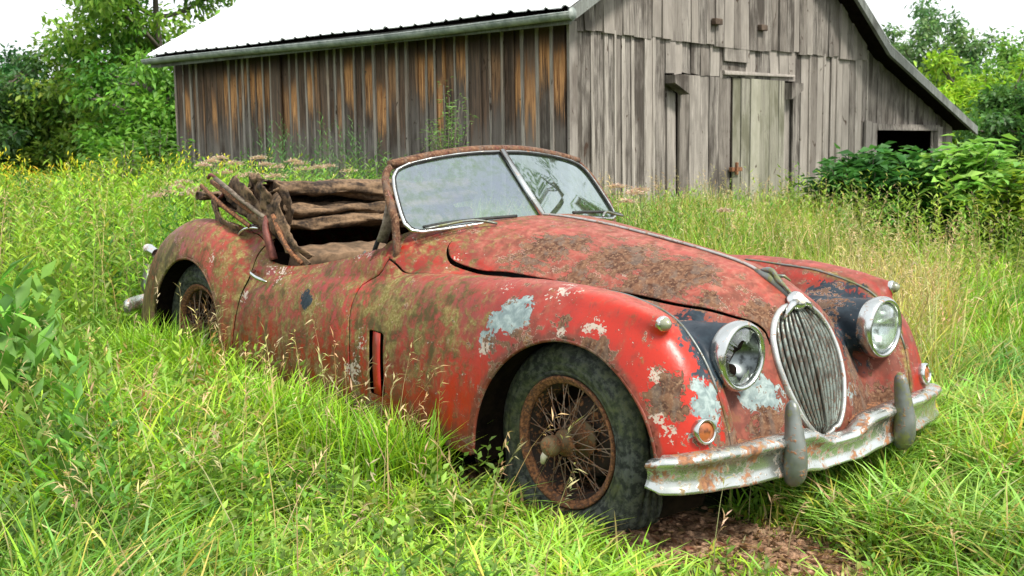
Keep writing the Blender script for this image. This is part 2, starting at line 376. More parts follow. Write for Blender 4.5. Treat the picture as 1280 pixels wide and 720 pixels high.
M_GRILLE_OLD = rusty_metal('verdigris_slats', (.26, .33, .30), .50, .36, .7, 2.2, moss=.16, c2=(.13, .17, .14))
def slat_material():
    m = NT('streaked_grille_slats'); c = m.coord(); v = m.noise(c, (60, 60, 3), 4, .6); n = m.noise(c, (60, 60, 14), 5, .65, off=(2, 2, 2)); s = m.noise(c, 130, 3, .6)
    col = m.mix(m.ramp(v, .38, .60), (.045, .036, .024), (.17, .20, .175)); col = m.mix(m.math('MULTIPLY', m.ramp(n, .62, .74), .5), col, (.36, .40, .37)); col = m.mix(m.math('MULTIPLY', m.ramp(s, .52, .64), .8), col, (.11, .052, .026))
    return m.done(m.pbr(col, m.ramp(s, .4, .7, .32, .7), m.ramp(v, .4, .65, .1, .55), m.bump(s, .15, .001)))
M_GRILLE = slat_material()
def simple(name, c1, c2, rough=.85, scale=12, bump=.4, dist=.004, stretch=None, spec=.4):
    m = NT(name); c = m.coord(); n = m.noise(c, stretch or scale, 5, .62); n2 = m.noise(c, scale*5, 3, .6)
    f = m.ramp(m.math('ADD', m.math('MULTIPLY', n, .7), m.math('MULTIPLY', n2, .3)), .36, .64)
    return m.done(m.pbr(m.mix(f, c1, c2), rough, 0, m.bump(m.math('ADD', n, m.math('MULTIPLY', n2, .5)), bump, dist), spec))
M_DARK = simple('shade_dark_cavity', (.004, .003, .0025), (.014, .009, .006), .95, spec=.05)  # near-black colour standing in for shade inside cavities and gaps
M_CANVAS = simple('rotten_brown_canvas', (.018, .011, .007), (.215, .135, .075), .95, 12, .7, .010, (17, 6, 22))
M_LEATHER = simple('cracked_maroon_leather', (.085, .022, .016), (.20, .060, .042), .6, 18, .6, .004)
M_TRIM = simple('mouldy_cockpit_trim', (.07, .045, .025), (.21, .13, .075), .95, 8)
M_WOOD = simple('bare_grey_wood_bow', (.09, .065, .045), (.26, .21, .16), .9, 14, .5, .003, (6, 60, 60))
M_BLACKRUB = simple('black_rubber', (.012, .013, .012), (.03, .032, .028), .7, 20)
M_CREAM = simple('bone_plastic', (.5, .44, .33), (.64, .58, .45), .6, 20)
def tyre_material():
    m = NT('mossy_tyre_rubber'); c = m.coord(); n = m.noise(c, 7, 6, .62); n2 = m.noise(c, 45, 5, .65)
    g = m.ramp(m.math('ADD', m.math('MULTIPLY', n, .75), m.math('MULTIPLY', n2, .3)), .42, .72)
    col = m.mix(g, m.mix(m.ramp(n2, .4, .6), (.018, .021, .020), (.085, .092, .085)), m.mix(m.ramp(n2, .4, .65), (.040, .052, .018), (.080, .088, .030)))
    return m.done(m.pbr(col, .75, 0, m.bump(m.math('ADD', n2, m.math('MULTIPLY', g, .8)), .6, .003), .35))
M_TYRE = tyre_material()
def glass_material(name, dust, tint, dcol, rough=.04, gcol=(.92, .96, 1.), refl=.08):
    m = NT(name); c = m.coord(); n = m.noise(c, 5, 5, .6); n2 = m.noise(c, 30, 5, .65); n3 = m.noise(c, (12, 30, 30), 4, .6, dist=1.)
    lw = m.math('POWER', m.n('LayerWeight', {'Blend': .5}).outputs['Facing'], 2.2)
    gl = m.n('BsdfGlossy', {'Color': gcol, 'Roughness': rough}); tr = m.n('BsdfTransparent', {'Color': tint})
    a = m.n('MixShader', {0: m.math('ADD', refl, m.math('MULTIPLY', lw, 1-refl), clamp=True), 1: tr, 2: gl})
    df = m.n('BsdfDiffuse', {'Color': m.mix(m.ramp(n2, .4, .6), dcol, m.mix(.75, dcol, (.07, .12, .035)))})  # green mottling painted for reflected trees, besides the dust
    f = m.math('MULTIPLY', m.ramp(m.math('ADD', m.math('MULTIPLY', n, .7), m.math('MULTIPLY', n2, .45)), .40, .72), dust)
    f = m.math('ADD', f, m.math('MULTIPLY', m.ramp(n3, .6, .68), dust*.4), clamp=True)
    s = m.n('MixShader', {0: f, 1: a, 2: df})
    return m.done(s)
M_GLASS = glass_material('dusty_reflection_glass', .50, (.40, .46, .45), (.17, .21, .19), .04, (.58, .66, .74), .38)
M_GLASS2 = glass_material('dark_windscreen_glass', .20, (.26, .34, .32), (.12, .18, .14), .03, (.70, .78, .78), .38)
M_LENS = glass_material('lamp_glass', .35, (.9, .95, .93), (.6, .62, .58), .08)
def lamp_mat(name, c, rough=.2, metal=1.):
    m = NT(name); co = m.coord(); n = m.noise(co, 30, 4, .6)
    return m.done(m.pbr(m.mix(m.ramp(n, .45, .68), c, tuple(.25*x for x in c)), rough, metal))
M_REFL = lamp_mat('tarnished_reflector', (.75, .78, .78)); M_REFL2 = lamp_mat('dirty_reflector', (.16, .18, .18), .3)
M_AMBER = lamp_mat('rusty_amber_lens', (.34, .10, .03), .35, 0.)
M_OLIVE = lamp_mat('cloudy_side_lens', (.28, .29, .20), .25, .3)
M_TAIL = lamp_mat('milky_tail_lens', (.62, .52, .47), .35, 0.)
# ================================================================ weathering painted where the photograph has it (car coordinates)
BL = {'rust': [((.207,-.743,.738),.05,.9), ((.455,-.70,.648),.055,1.), ((.488,-.69,.60),.04,.9), ((.063,-.76,.726),.04,.8), ((.055,-.735,.80),.03,.7),
        ((-.227,-.70,.85),.05,.5), ((-.15,-.775,.70),.07,.45), ((-.25,-.78,.66),.06,.45), ((.0,-.77,.735),.07,.45), ((.366,-.75,.63),.05,.45), ((.57,-.57,.475),.07,.7), ((.555,-.53,.54),.05,.5), ((.55,-.5,.45),.08,.7),
        ((-.471,-.294,.957),.09,.95), ((-.40,-.22,.965),.07,.8), ((-.193,-.239,.939),.10,.9), ((-.10,-.23,.93),.08,.75), ((.085,-.209,.912),.10,1.05), ((.0,-.23,.91),.09,.95), ((-.02,-.285,.88),.08,.9), ((.09,-.27,.87),.07,.8), ((.235,-.25,.859),.04,.9),
        ((-.26,-.34,.875),.10,.7), ((-.5,-.42,.90),.10,.55), ((.40,-.17,.81),.055,1.), ((.43,-.19,.76),.04,.8), ((.405,.10,.83),.05,.6),
        ((-.13,-.12,.975),.08,.45), ((-.3,-.1,.98),.1,.4), ((.53,-.28,.50),.06,.9), ((.56,.30,.46),.09,1.), ((.55,.40,.45),.08,.9), ((.50,.28,.60),.08,.6), ((.30,-.36,.80),.05,.6), ((.25,-.45,.80),.05,.5), ((.42,.56,.74),.05,.5),
        ((.33,.44,.83),.04,.7), ((.43,.43,.82),.03,.6), ((.30,.30,.82),.1,.8), ((.38,.24,.78),.06,.6),
        ((-1.05,-.80,.33),.05,.8), ((-.93,-.81,.31),.05,.8), ((-.9,-.80,.30),.06,.6), ((-.33,-.8,.33),.05,.4), ((-2.0,-.8,.3),.06,.5), ((-2.15,-.72,.62),.05,.4)],
      'primer': [((-.204,-.742,.79),.055,1.0), ((-.17,-.73,.80),.05,1.0), ((-.26,-.75,.765),.035,1.), ((-.285,-.772,.69),.032,1.), ((.545,-.60,.62),.055,1.), ((.56,-.61,.56),.05,.9), ((.502,-.27,.575),.06,1.1), ((.53,-.27,.52),.045,1.), ((.535,-.30,.47),.035,.8), ((.56,.23,.52),.045,1.), ((.0,-.24,.905),.03,.4)],
      'chip': [((.165,-.724,.80),.03,.9), ((.20,-.724,.79),.03,.8), ((.05,-.75,.77),.022,.9), ((.048,-.758,.735),.02,.8), ((-.28,-.70,.87),.035,.7), ((-.03,-.665,.892),.05,.75), ((.04,-.65,.895),.03,.6), ((.426,-.707,.69),.025,1.), ((.44,-.71,.66),.02,.9), ((.46,-.72,.58),.035,.8), ((.48,-.71,.53),.03,.7), ((.35,-.75,.62),.03,.5),
        ((-1.04,-.79,.45),.05,.6), ((-1.03,-.78,.55),.05,.55), ((-.29,-.775,.66),.03,.8), ((-1.25,-.66,.87),.03,.8), ((-1.17,-.655,.885),.025,.9), ((-1.8,-.66,.73),.06,.6), ((-1.9,-.68,.74),.04,.7), ((-2.03,-.72,.60),.025,.8), ((-2.3,-.72,.74),.03,.7), ((-.10,-.26,.905),.10,.5), ((.10,-.2,.90),.08,.45), ((.03,-.30,.86),.06,.6), ((.36,-.52,.82),.03,.6), ((-.75,-.56,.93),.05,.7), ((-.7,-.5,.97),.04,.7)],
      'moss': [((-.60,-.76,.70),.26,.75), ((-.95,-.76,.70),.25,.85), ((-1.02,-.79,.42),.16,.75), ((-.78,-.80,.42),.14,.6), ((-1.45,-.76,.62),.20,.75), ((-1.72,-.72,.68),.14,.75), ((-1.3,-.76,.66),.12,.6), ((-1.95,-.7,.65),.10,.5), ((-.35,-.77,.74),.12,.6), ((-.12,-.775,.705),.10,.45), ((-2.81,-.77,.60),.24,1.), ((-3.05,-.74,.40),.25,1.05), ((-2.5,-.72,.80),.12,.6), ((-2.2,-.75,.70),.10,.8), ((-2.25,-.74,.60),.12,.8), ((-2.07,-.72,.67),.10,.7),
        ((-.85,-.58,.93),.10,.7), ((-2.75,-.6,.87),.15,.7), ((-3.0,-.5,.80),.2,.7), ((-2.4,-.45,.93),.2,.5), ((-.55,-.3,.98),.22,.35), ((-.75,-.2,1.02),.2,.35), ((.40,-.55,.80),.07,.6), ((.50,-.50,.66),.08,.6), ((.55,-.5,.55),.08,.5), ((-1.5,-.65,.80),.1,.4), ((-1.22,-.65,.87),.08,.4), ((-.30,-.15,.99),.15,.25), ((.1,-.05,.965),.10,.3)],
      'black': [((.44,-.45,.80),.10,1.1), ((.34,-.42,.82),.09,1.1), ((.25,-.37,.82),.07,1.), ((.44,-.50,.72),.09,1.), ((.36,-.5,.76),.07,.7), ((.20,-.34,.80),.05,.7), ((.45,.42,.82),.10,1.2), ((.34,.41,.83),.10,1.2), ((.24,.40,.83),.09,1.1), ((.45,.33,.77),.09,1.1), ((.36,.33,.78),.08,1.1), ((.46,.32,.68),.08,1.), ((.47,.36,.63),.06,.9), ((-1.48,-.745,.661),.035,.9)],
      'bright': [((.30,-.70,.75),.30,1.), ((.42,-.70,.55),.22,1.), ((-.37,-.79,.50),.14,1.), ((-.42,-.79,.42),.12,.8), ((-1.10,-.74,.70),.12,1.), ((-1.15,-.77,.6),.10,.8), ((-.05,-.72,.83),.18,.6), ((-.3,-.79,.62),.12,.7), ((.49,-.24,.62),.08,1.1), ((.51,.33,.62),.10,1.2), ((-.72,-.60,.93),.07,1.2), ((.1,.62,.9),.3,.5), ((-1.2,-.655,.87),.1,.6), ((-2.35,-.73,.75),.12,.9), ((-.65,-.79,.45),.10,.7)],
      'fade': [((-2.35,-.72,.78),.25,.6), ((-.1,-.66,.90),.25,.5), ((.2,-.1,.92),.22,.7), ((-.1,-.27,.92),.2,.6), ((-.3,-.3,.93),.25,.6), ((.3,-.15,.87),.12,.7), ((-1.6,-.74,.70),.2,.6), ((-.6,-.70,.84),.3,.7)],
      'brown': [((-.9,-.79,.45),.3,.5), ((-.6,-.79,.5),.2,.45), ((-1.6,-.77,.5),.35,.55), ((-.7,-.25,1.),.3,.35), ((-1.8,-.78,.45),.2,.4), ((-2.2,-.74,.65),.2,.5), ((-2.9,-.76,.6),.3,.3), ((.55,.4,.55),.3,.35), ((.5,0,.6),.35,.4), ((.45,.62,.6),.3,.35), ((.2,0,.95),.2,.15), ((-.25,-.78,.7),.15,.3), ((-.3,.2,.98),.4,.45), ((-.5,-.35,.93),.3,.4), ((-2.7,0,.9),.6,.5), ((-1.2,-.66,.85),.12,.3), ((-1.8,-.66,.75),.15,.4)]}
def weather(V, N=None):
    V = np.asarray(V); out = {}
    for k, L in BL.items():
        a = np.zeros(len(V))
        for c, r, s in L:
            q = np.linalg.norm(V-np.array(c), axis=1)/(r*1.9)
            a = np.maximum(a, s*np.clip(1-q, 0, 1)**.85)
        out[k] = a
    x, y, z = V.T; side = 1-smooth01(np.abs(V[:, 1]), .5, .7)
    out['moss'] = np.maximum(out['moss'], .22+.33*smooth01(-x, .2, 1.2)-.04*smooth01(-x, 2.1, 2.4)); out['brown'] = np.maximum(out['brown'], .36+.10*smooth01(-x, 0, 1.)+.25*smooth01(-z, -.45, -.3)-.25*smooth01(x, .2, .5)*(y < -.5)+.12*(1-smooth01(np.abs(y), .5, .62)))
    hood = (1-smooth01(np.abs(y), .42, .56))*smooth01(x, -.95, -.8); out['fade'] = np.maximum(out['fade'], hood*(.80-.25*smooth01(x, .2, .4))); out['brown'] = np.maximum(out['brown'], hood*.52)
    out['brown'] = np.maximum(out['brown'], .62*smooth01(y, .35, .6)*smooth01(x, -.9, 0)); out['brown'] = np.maximum(out['brown'], .80*smooth01(x, .28, .45)*(1-smooth01(np.abs(y), .50, .60)))
    for cx, cz, r in (FA, RA): out['brown'] = np.maximum(out['brown'], .95*(1-smooth01(np.hypot(x-cx, z-cz)-r, .005, .045))*smooth01(np.abs(y), .5, .6)); out['rust'] = np.maximum(out['rust'], .30*(1-smooth01(np.hypot(x-cx, z-cz)-r, .005, .04))*smooth01(np.abs(y), .5, .6))
    out['brown'] = np.maximum(out['brown'], .8*(1-smooth01(z, .32, .46))*smooth01(-x, -.1, .1)); out['rust'] = np.maximum(out['rust'], .30*(1-smooth01(z, .30, .36)))
    seamd = np.abs(np.abs(y)-ySeam(x)); out['moss'] = np.maximum(out['moss'], .62*(1-smooth01(seamd, .005, .04))*smooth01(x, -.1, .2)); out['brown'] = np.maximum(out['brown'], .8*(1-smooth01(seamd, .005, .05))*smooth01(x, -.2, .1))
    out['rust'] = np.maximum(out['rust'], .10+.05*(1-smooth01(np.abs(y), .45, .6))+.10*smooth01(y, .0, .4)); out['chip'] = np.maximum(out['chip'], .07)
    if N is not None: out['fade'] = np.maximum(out['fade'], .55*smooth01(N[:, 2], .55, .95))
    return out
# ================================================================ CAR: panels
car = empty('vintage_roadster', 'derelict red vintage convertible with rust, flaking paint and collapsed soft top sunk in grass', 'car')
car.matrix_world = CAR_M
def normals(V): return (lambda G: G/np.maximum(np.linalg.norm(G, axis=1, keepdims=True), 1e-6))(body_grad(np.asarray(V))[1])
def panel(name, fields, label=None, lift=None, base=None, dent=None, thick=.004):
    V, F = (BV, BF) if base is None else base
    for f in fields: V, F = clip(V, F, f(V))
    N = normals(V); A = weather(V, N)
    d = fbm(V*7.)*.0016+fbm(V*22.+9)*.0005                            # gentle dents
    V = V+N*d[:, None]
    if lift is not None: V = lift(V)
    return mk(name, V, F, M_PAINT, car, attrs=A, solid=thick, label=label)
G_ = .0035
mx = lambda P, a: a
f_bot = lambda P: P[:, 2]-zbot(P[:, 0])
notgr = lambda P: -f_grille(P)-.002
base = clip(BV, BF, f_bot(BV)); base = clip(*base, notgr(base[0])); base = clip(*base, f_arch(base[0])); base = clip(*base, -f_cockpit(base[0]))
def seam(P): return np.abs(P[:, 1])-ySeam(P[:, 0])
def s_rear(P): return np.abs(P[:, 1])-yRear(P[:, 0])
hole = lambda P: np.maximum(np.abs(P[:, 0]-(-.905-.22*(P[:, 2]-.5)))-.050, np.abs(P[:, 2]-.50)-.118)    # wing side vent
def lift_bonnet(V):
    V = V.copy(); V[:, 2] += .002+.008*smooth01(-V[:, 0], -.1, .5); return V
for sgn, nm in ((-1, 'r'), (1, 'l')):
    sd = lambda P, s=sgn: s*P[:, 1]
    panel('front_wing', [sd, lambda P: seam(P)-G_*.6, lambda P: P[:, 0]-xgap(P[:, 2])-G_, hole], base=base, label='dull red front wing on the far side' if sgn > 0 else 'bright red front wing with rust flakes, primer patch and side vent')
    panel('door', [sd, lambda P: np.abs(P[:, 1])-.5, lambda P: xgap(P[:, 2])-G_-P[:, 0], lambda P: P[:, 0]+2.045-.0*P[:, 2]], base=base, label='mossy faded red door on the near side' if sgn < 0 else None)
    panel('rear_wing', [sd, lambda P: s_rear(P)-.002, lambda P: -2.052-P[:, 0]], base=base, label='olive stained rear wing with open wheel arch' if sgn < 0 else None)
panel('bonnet', [f_bonnet], base=base, lift=lift_bonnet, label='long bonnet with brown flaked rust patches')
panel('nose_panel', [lambda P: -f_bonnet(P)-.008, lambda P: -seam(P)-G_*.6, lambda P: P[:, 0]+1.145, lambda P: np.maximum(np.hypot(np.abs(P[:, 1])-.41, P[:, 2]-.727)-.088, .44-P[:, 0])], base=base)
panel('rear_deck', [lambda P: -s_rear(P)-.002, lambda P: -2.052-P[:, 0]], base=base)
def surf(axis, x=0., y=0., z=0., lo=0., hi=1.):
    """walk from hi towards lo along an axis to the body surface"""
    x, y, z = np.broadcast_arrays(np.asarray(x, float), np.asarray(y, float), np.asarray(z, float)); a = np.full(x.shape, hi, float)
    P = [x.astype(float).copy(), y.astype(float).copy(), z.astype(float).copy()]; s = np.sign(lo-hi)
    for _ in range(140):
        P[axis] = a; d = body(*P); a = a+s*np.clip(d*.6, -.02, .02)
    return a
# gutters under the gaps: inner structure, near-black to hold the shade there
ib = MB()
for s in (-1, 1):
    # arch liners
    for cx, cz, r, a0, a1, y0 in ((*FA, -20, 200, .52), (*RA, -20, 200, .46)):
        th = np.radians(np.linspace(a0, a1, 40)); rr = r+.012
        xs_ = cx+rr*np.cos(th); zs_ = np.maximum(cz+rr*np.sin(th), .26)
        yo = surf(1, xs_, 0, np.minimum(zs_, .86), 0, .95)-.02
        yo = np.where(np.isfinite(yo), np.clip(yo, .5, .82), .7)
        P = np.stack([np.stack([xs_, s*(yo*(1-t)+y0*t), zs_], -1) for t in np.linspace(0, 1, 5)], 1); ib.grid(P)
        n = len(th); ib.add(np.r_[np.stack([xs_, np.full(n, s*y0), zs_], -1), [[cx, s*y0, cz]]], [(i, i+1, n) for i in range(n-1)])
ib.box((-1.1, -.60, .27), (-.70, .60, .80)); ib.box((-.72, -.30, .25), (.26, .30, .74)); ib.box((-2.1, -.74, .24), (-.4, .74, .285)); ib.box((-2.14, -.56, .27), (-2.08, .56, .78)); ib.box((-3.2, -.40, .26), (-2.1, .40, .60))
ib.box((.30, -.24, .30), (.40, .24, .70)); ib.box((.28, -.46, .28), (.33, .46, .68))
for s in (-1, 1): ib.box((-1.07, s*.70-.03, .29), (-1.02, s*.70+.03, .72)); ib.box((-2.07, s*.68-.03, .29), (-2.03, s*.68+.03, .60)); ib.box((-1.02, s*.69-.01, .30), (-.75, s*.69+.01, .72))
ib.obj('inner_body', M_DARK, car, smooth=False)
# wing vent flap (standing ajar) 
for s in (-1, 1):
    z0, z1 = .385, .615; m = MB(); P = []
    for z in np.linspace(z0, z1, 6):
        xc = -.905-.22*(z-.5); y_ = surf(1, xc, 0, z, 0, .95); P.append([[xc-.028, s*(y_-.004), z], [xc+.030, s*(y_+.006), z]])
    m.grid(P); m.obj('vent_flap', M_PAINT, car, solid=.004, attrs={'bright': np.full(12, .5), 'brown': np.full(12, .35)})
# arch lips
for s in (-1, 1):
    for cx, cz, r in (FA, RA):
        th = np.radians(np.linspace(0, 180, 60)); xs_ = cx+(r-.002)*np.cos(th); zs_ = cz+(r-.002)*np.sin(th)
        m0 = (np.full(4, cx+r-.002), np.linspace(.31 if cx < 0 else .40, cz-.01, 4)) if not (cx > 0) else (np.zeros(0), np.zeros(0))
        xs_ = np.r_[m0[0], xs_, np.full(4, cx-r+.002)]; zs_ = np.r_[m0[1], zs_, np.linspace(cz-.01, .29, 4)]
        y_ = surf(1, xs_, 0, zs_, 0, .95)-.006
        P = np.stack([xs_, s*y_, zs_], -1); m = MB().tube(P, .0075, 6); V = np.concatenate(m.V)
        A = weather(V); A['brown'] = np.maximum(A['brown'], .6); A['rust'] = np.maximum(A['rust'], .22)
        mk('arch_lip', V, m.F, M_PAINT, car, attrs=A)
M_SURR = rusty_metal('dulled_grille_surround', (.52, .53, .50), .34, .36, .75, 2.)
M_STRIP = rusty_metal('dull_trim_strip', (.42, .41, .38), .45, .4, .6, 2.)
# ---------------------------------------------------------------- bonnet strip, mascot
xs_ = np.linspace(-.84, .385, 50); zs_ = surf(2, xs_, 0, 0, .2, 1.15)
MB().tube(np.stack([xs_, 0*xs_, zs_+.007+.008*smooth01(-xs_, -.1, .5)], -1), .0055, 8, flat=1.3).obj('bonnet_strip', M_STRIP, car)
m = MB(); m.tube(spline([(.27, 0, .940), (.31, .006, .940), (.35, 0, .908), (.38, -.004, .892), (.405, 0, .868)], 16), np.array([.004, .010, .014, .016, .015, .013, .012, .014, .016, .014, .011, .009, .008, .008, .006, .004])*.72, 8)
m.tube([(.33, .0, .925), (.35, .025, .925), (.37, .035, .91)], [.008, .006, .003], 6)
m.tube([(.25, 0, .932), (.30, 0, .918), (.40, 0, .855)], [.012, .018, .010], 8, flat=.9)
m.obj('bonnet_mascot', M_DULL, car)
# ---------------------------------------------------------------- grille
gr = MB(); gx = lambda y, z: surf(0, 0, y, z, .1, .72)
ts = np.linspace(.025, .985, 26)
def gpt(t, s, out):
    z = GA[2]+(GB[2]-GA[2])*t; y = s*gw(t); return np.stack([gx(y, z)+out, y, z], -1)
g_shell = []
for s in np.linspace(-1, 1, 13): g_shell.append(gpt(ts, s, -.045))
back = MB().grid(np.array(g_shell)).obj('grille_backing', M_DARK, car)  # near-black sheet for the shade behind the slats
sur = MB(); tt = np.concatenate([np.linspace(0, 1, 44)]); L = gpt(tt, np.full_like(tt, -1.), .004); R_ = gpt(tt, np.full_like(tt, 1.), .004)
loop = np.concatenate([L, R_[::-1][1:-1]]); 
gf = empty('grille', None, None); gf.parent = car
for k in list(gf.keys()): del gf[k]
bpy.data.objects.remove(gf)
gobj = sur.tube(loop, .0092, 10, closed=True, flat=1.3).obj('grille', M_SURR, car)
for k in range(14):
    s = -1+(k+.5)*2/14; m = MB()
    P = gpt(ts, s, -.002-.006*abs(s)); wd = gw(ts)/14*.70
    m.tube(P, np.maximum(wd, .0015), 8, flat=1.0, up=(1, 0, 0))
    m.obj('grille_slat', M_GRILLE, gobj)
m = MB(); m.tube(gpt(ts, 0., .010), np.maximum(gw(ts)/14*.55, .002), 8, up=(1, 0, 0)); m.obj('centre_slat', M_GRILLE, gobj)
m = MB(); o = np.array([.425, 0, .853]); ax = np.array([.80, 0, .60])
m.lathe([(.0001, .022), (.016, .020), (.028, .014), (.034, .004), (.034, -.010)], o, ax, 24)
V = np.concatenate(m.V); V[:, 1] *= 1.15; m.V = [V]
m.tube([(.438, -.09, .80), (.436, -.05, .838), (.432, -.02, .852)], [.004, .012, .016], 8); m.tube([(.438, .09, .80), (.436, .05, .838), (.432, .02, .852)], [.004, .012, .016], 8)
bd = m.obj('grille_badge', M_CHROME, gobj)
m = MB().lathe([(.0001, .025), (.014, .0235), (.0215, .019)], o, ax, 24); m.obj('badge_face', M_CREAM, bd)
# ---------------------------------------------------------------- headlamps, side lamps, indicators
for s in (-1, 1):
    o = np.array([.500, s*.41, .727]); ax = np.array([1, -s*0, .03])
    hl = MB().lathe([(.100, -.035), (.108, -.020), (.1125, -.002), (.112, .012), (.107, .024), (.101, .029), (.095, .027), (.0915, .018), (.090, .004)], o, ax, 56).obj('headlight', M_CHROME, car, label='headlight with broken glass' if s < 0 else 'headlight with its glass intact')
    MB().lathe([(.090, .012), (.082, -.008), (.066, -.032), (.044, -.050), (.022, -.060), (.012, -.062)], o, ax, 40).obj('reflector', M_REFL if s > 0 else M_REFL2, hl)
    MB().lathe([(.0001, -.03), (.009, -.034), (.012, -.045), (.012, -.064)], o, ax, 16).obj('bulb', M_DULL if s < 0 else M_CHROME, hl)
    if s > 0:
        MB().lathe([(.0001, .040), (.03, .0385), (.06, .033), (.080, .024), (.089, .016)], o, ax, 48).obj('lens', M_LENS, hl)
    else:   # jagged remains of the glass round the rim
        m = MB(); th = np.linspace(0, 2*np.pi, 72, endpoint=False); rg = np.random.default_rng(5)
        rin = .084-.020*np.abs(np.sin(th*2.5+.9))**4*(rg.random(72)*.5+.6)-.022*(np.sin(th-.3) > .8)
        rin = np.where((th > 4.6) & (th < 5.2), .045+.010*rg.random(72), rin)
        for i in range(72):
            j = (i+1) % 72
            V = [o+np.array([.016, 0, 0])+.089*np.array([0, math.cos(th[i]), math.sin(th[i])]), o+np.array([.016, 0, 0])+.089*np.array([0, math.cos(th[j]), math.sin(th[j])]),
                 o+np.array([.030, 0, 0])+rin[j]*np.array([0, math.cos(th[j]), math.sin(th[j])]), o+np.array([.030, 0, 0])+rin[i]*np.array([0, math.cos(th[i]), math.sin(th[i])])]
            m.add(V, [(0, 1, 2, 3)])
        m.obj('lens_shards', M_LENS, hl, smooth=False)
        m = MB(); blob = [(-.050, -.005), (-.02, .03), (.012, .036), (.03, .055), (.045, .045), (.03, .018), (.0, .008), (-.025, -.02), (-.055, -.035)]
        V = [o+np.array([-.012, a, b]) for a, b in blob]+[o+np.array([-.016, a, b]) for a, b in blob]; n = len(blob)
        m.add(V, [tuple(range(n)), tuple(range(n, 2*n))[::-1]]+[(i, (i+1) % n, n+(i+1) % n, n+i) for i in range(n)]); m.obj('torn_hole_shade', M_DARK, hl, smooth=False)  # dark plate painted as the shade inside the hole
        MB().lathe([(.0001, -.004), (.018, -.006), (.021, -.016), (.02, -.05)], o+np.array([0, -.012, -.048]), (1, 0, 0), 14).obj('bulb_socket', M_DARK, hl)
    o = np.array([.398, s*.651, .838]); ax = np.array([.93, s*.18, .12])
    sl = MB().lathe([(.017, -.030), (.0235, -.012), (.0255, 0), (.024, .006), (.021, .008)], o, ax, 24).obj('side_lamp', M_CHROME, car)
    MB().lathe([(.0001, .030), (.010, .027), (.018, .018), (.0215, .006), (.0215, 0)], o, ax, 20).obj('lens', M_OLIVE, sl)
    y0 = .636; z0 = .536; x0 = float(surf(0, 0, y0, z0, .1, .75)); o = np.array([x0, s*y0, z0]); ax = normals([[x0, s*y0, z0]])[0]*.6+np.array([.4, s*.0, 0])
    il = MB().lathe([(.036, -.035), (.0385, -.002), (.040, .012), (.038, .019), (.033, .021), (.030, .016), (.030, .010)], o, ax, 32).obj('indicator', M_CHROME, car)
    MB().lathe([(.0001, .019), (.012, .018), (.024, .015), (.0305, .011)], o, ax, 28).obj('lens', M_AMBER, il)
# wing beading between wing and nose
for s in (-1, 1):
    xs_ = np.linspace(-.2, .53, 60); ys_ = ySeam(xs_); P = []
    zt_ = surf(2, xs_, ys_, 0, .3, 1.1)
    P = np.stack([xs_, s*ys_, zt_+.0015], -1)
    MB().tube(P, .0048, 6).obj('wing_beading', M_DULL, car)
# ---------------------------------------------------------------- bumper
xb = pchip([(0,.640),(.12,.645),(.32,.650),(.5,.632),(.65,.605),(.74,.575),(.785,.545),(.805,.518),(.812,.49)])
bt = pchip([(0,.425),(.07,.428),(.12,.452),(.17,.474),(.32,.484),(.6,.480),(.83,.470)]); bb = pchip([(0,.335),(.1,.335),(.2,.350),(.34,.362),(.6,.362),(.83,.365)])
def bumper():
    y = np.concatenate([np.linspace(0, .60, 40), np.linspace(.61, .812, 26)]); y = np.r_[-y[:0:-1], y]; ay = np.abs(y)
    x = xb(ay); C = np.stack([x, y], -1); T = np.gradient(C, axis=0); T /= np.linalg.norm(T, axis=1, keepdims=True); N = np.stack([T[:, 1], -T[:, 0]], -1)
    prof = [(-.060, .97), (-.040, 1.02), (-.016, 1.02), (.001, .96), (.008, .86), (.003, .78), (-.006, .70), (-.012, .58), (-.014, .44), (-.012, .30), (-.007, .18), (.001, .08), (.003, .01), (-.006, -.03), (-.03, -.02)]
    G = np.zeros((len(y), len(prof), 3)); t = bt(ay); b = bb(ay); 
    e = smooth01(ay, .795, .812)*.014
    for k, (o, h) in enumerate(prof): G[:, k, :2] = C+N*(o*(.75+.25*(t-b)/.12))[:, None]; G[:, k, 2] = (b+e)+(t-b-2*e)*h
    G[:, :, 2] += fbm(np.stack([y*6, 0*y, 0*y], -1))[:, None]*.003
    return G
bp = MB().grid(bumper()).obj('front_bumper', M_BUMPER, car, solid=.004)
for s in (-1, 1):
    P = spline([(.655, s*.322, .340), (.670, s*.322, .365), (.674, s*.322, .42), (.664, s*.322, .49), (.652, s*.320, .55), (.644, s*.318, .588), (.640, s*.318, .600)], 24)
    r = pchip([(0,.020),(.06,.032),(.2,.039),(.45,.036),(.7,.029),(.9,.023),(.97,.016),(1,.004)])(np.linspace(0, 1, 24))
    MB().tube(P, r, 16, flat=.86, up=(1, 0, 0)).obj('overrider', M_DULL, bp)
    MB().tube([(.60, s*.36, .42), (.50, s*.36, .42), (.35, s*.36, .40)], .018, 8).obj('bumper_bracket', M_RUST, bp)
# rusty shelf between bumper and nose
m = MB(); P = []
for y in np.linspace(-.6, .6, 30):
    a = abs(y); x1 = float(xb(a))-.05; x0 = x1-.13; z = .455-.03*(a < .16)
    P.append([[x0+(x1-x0)*t, y, z+.012*math.sin(y*31+t*5)*t+.006*math.sin(y*57)] for t in np.linspace(0, 1, 5)])
P = np.array(P)
for seg in (P[:12], P[18:]): MB().grid(seg).obj('bumper_valance', M_RUST, car, solid=.003)
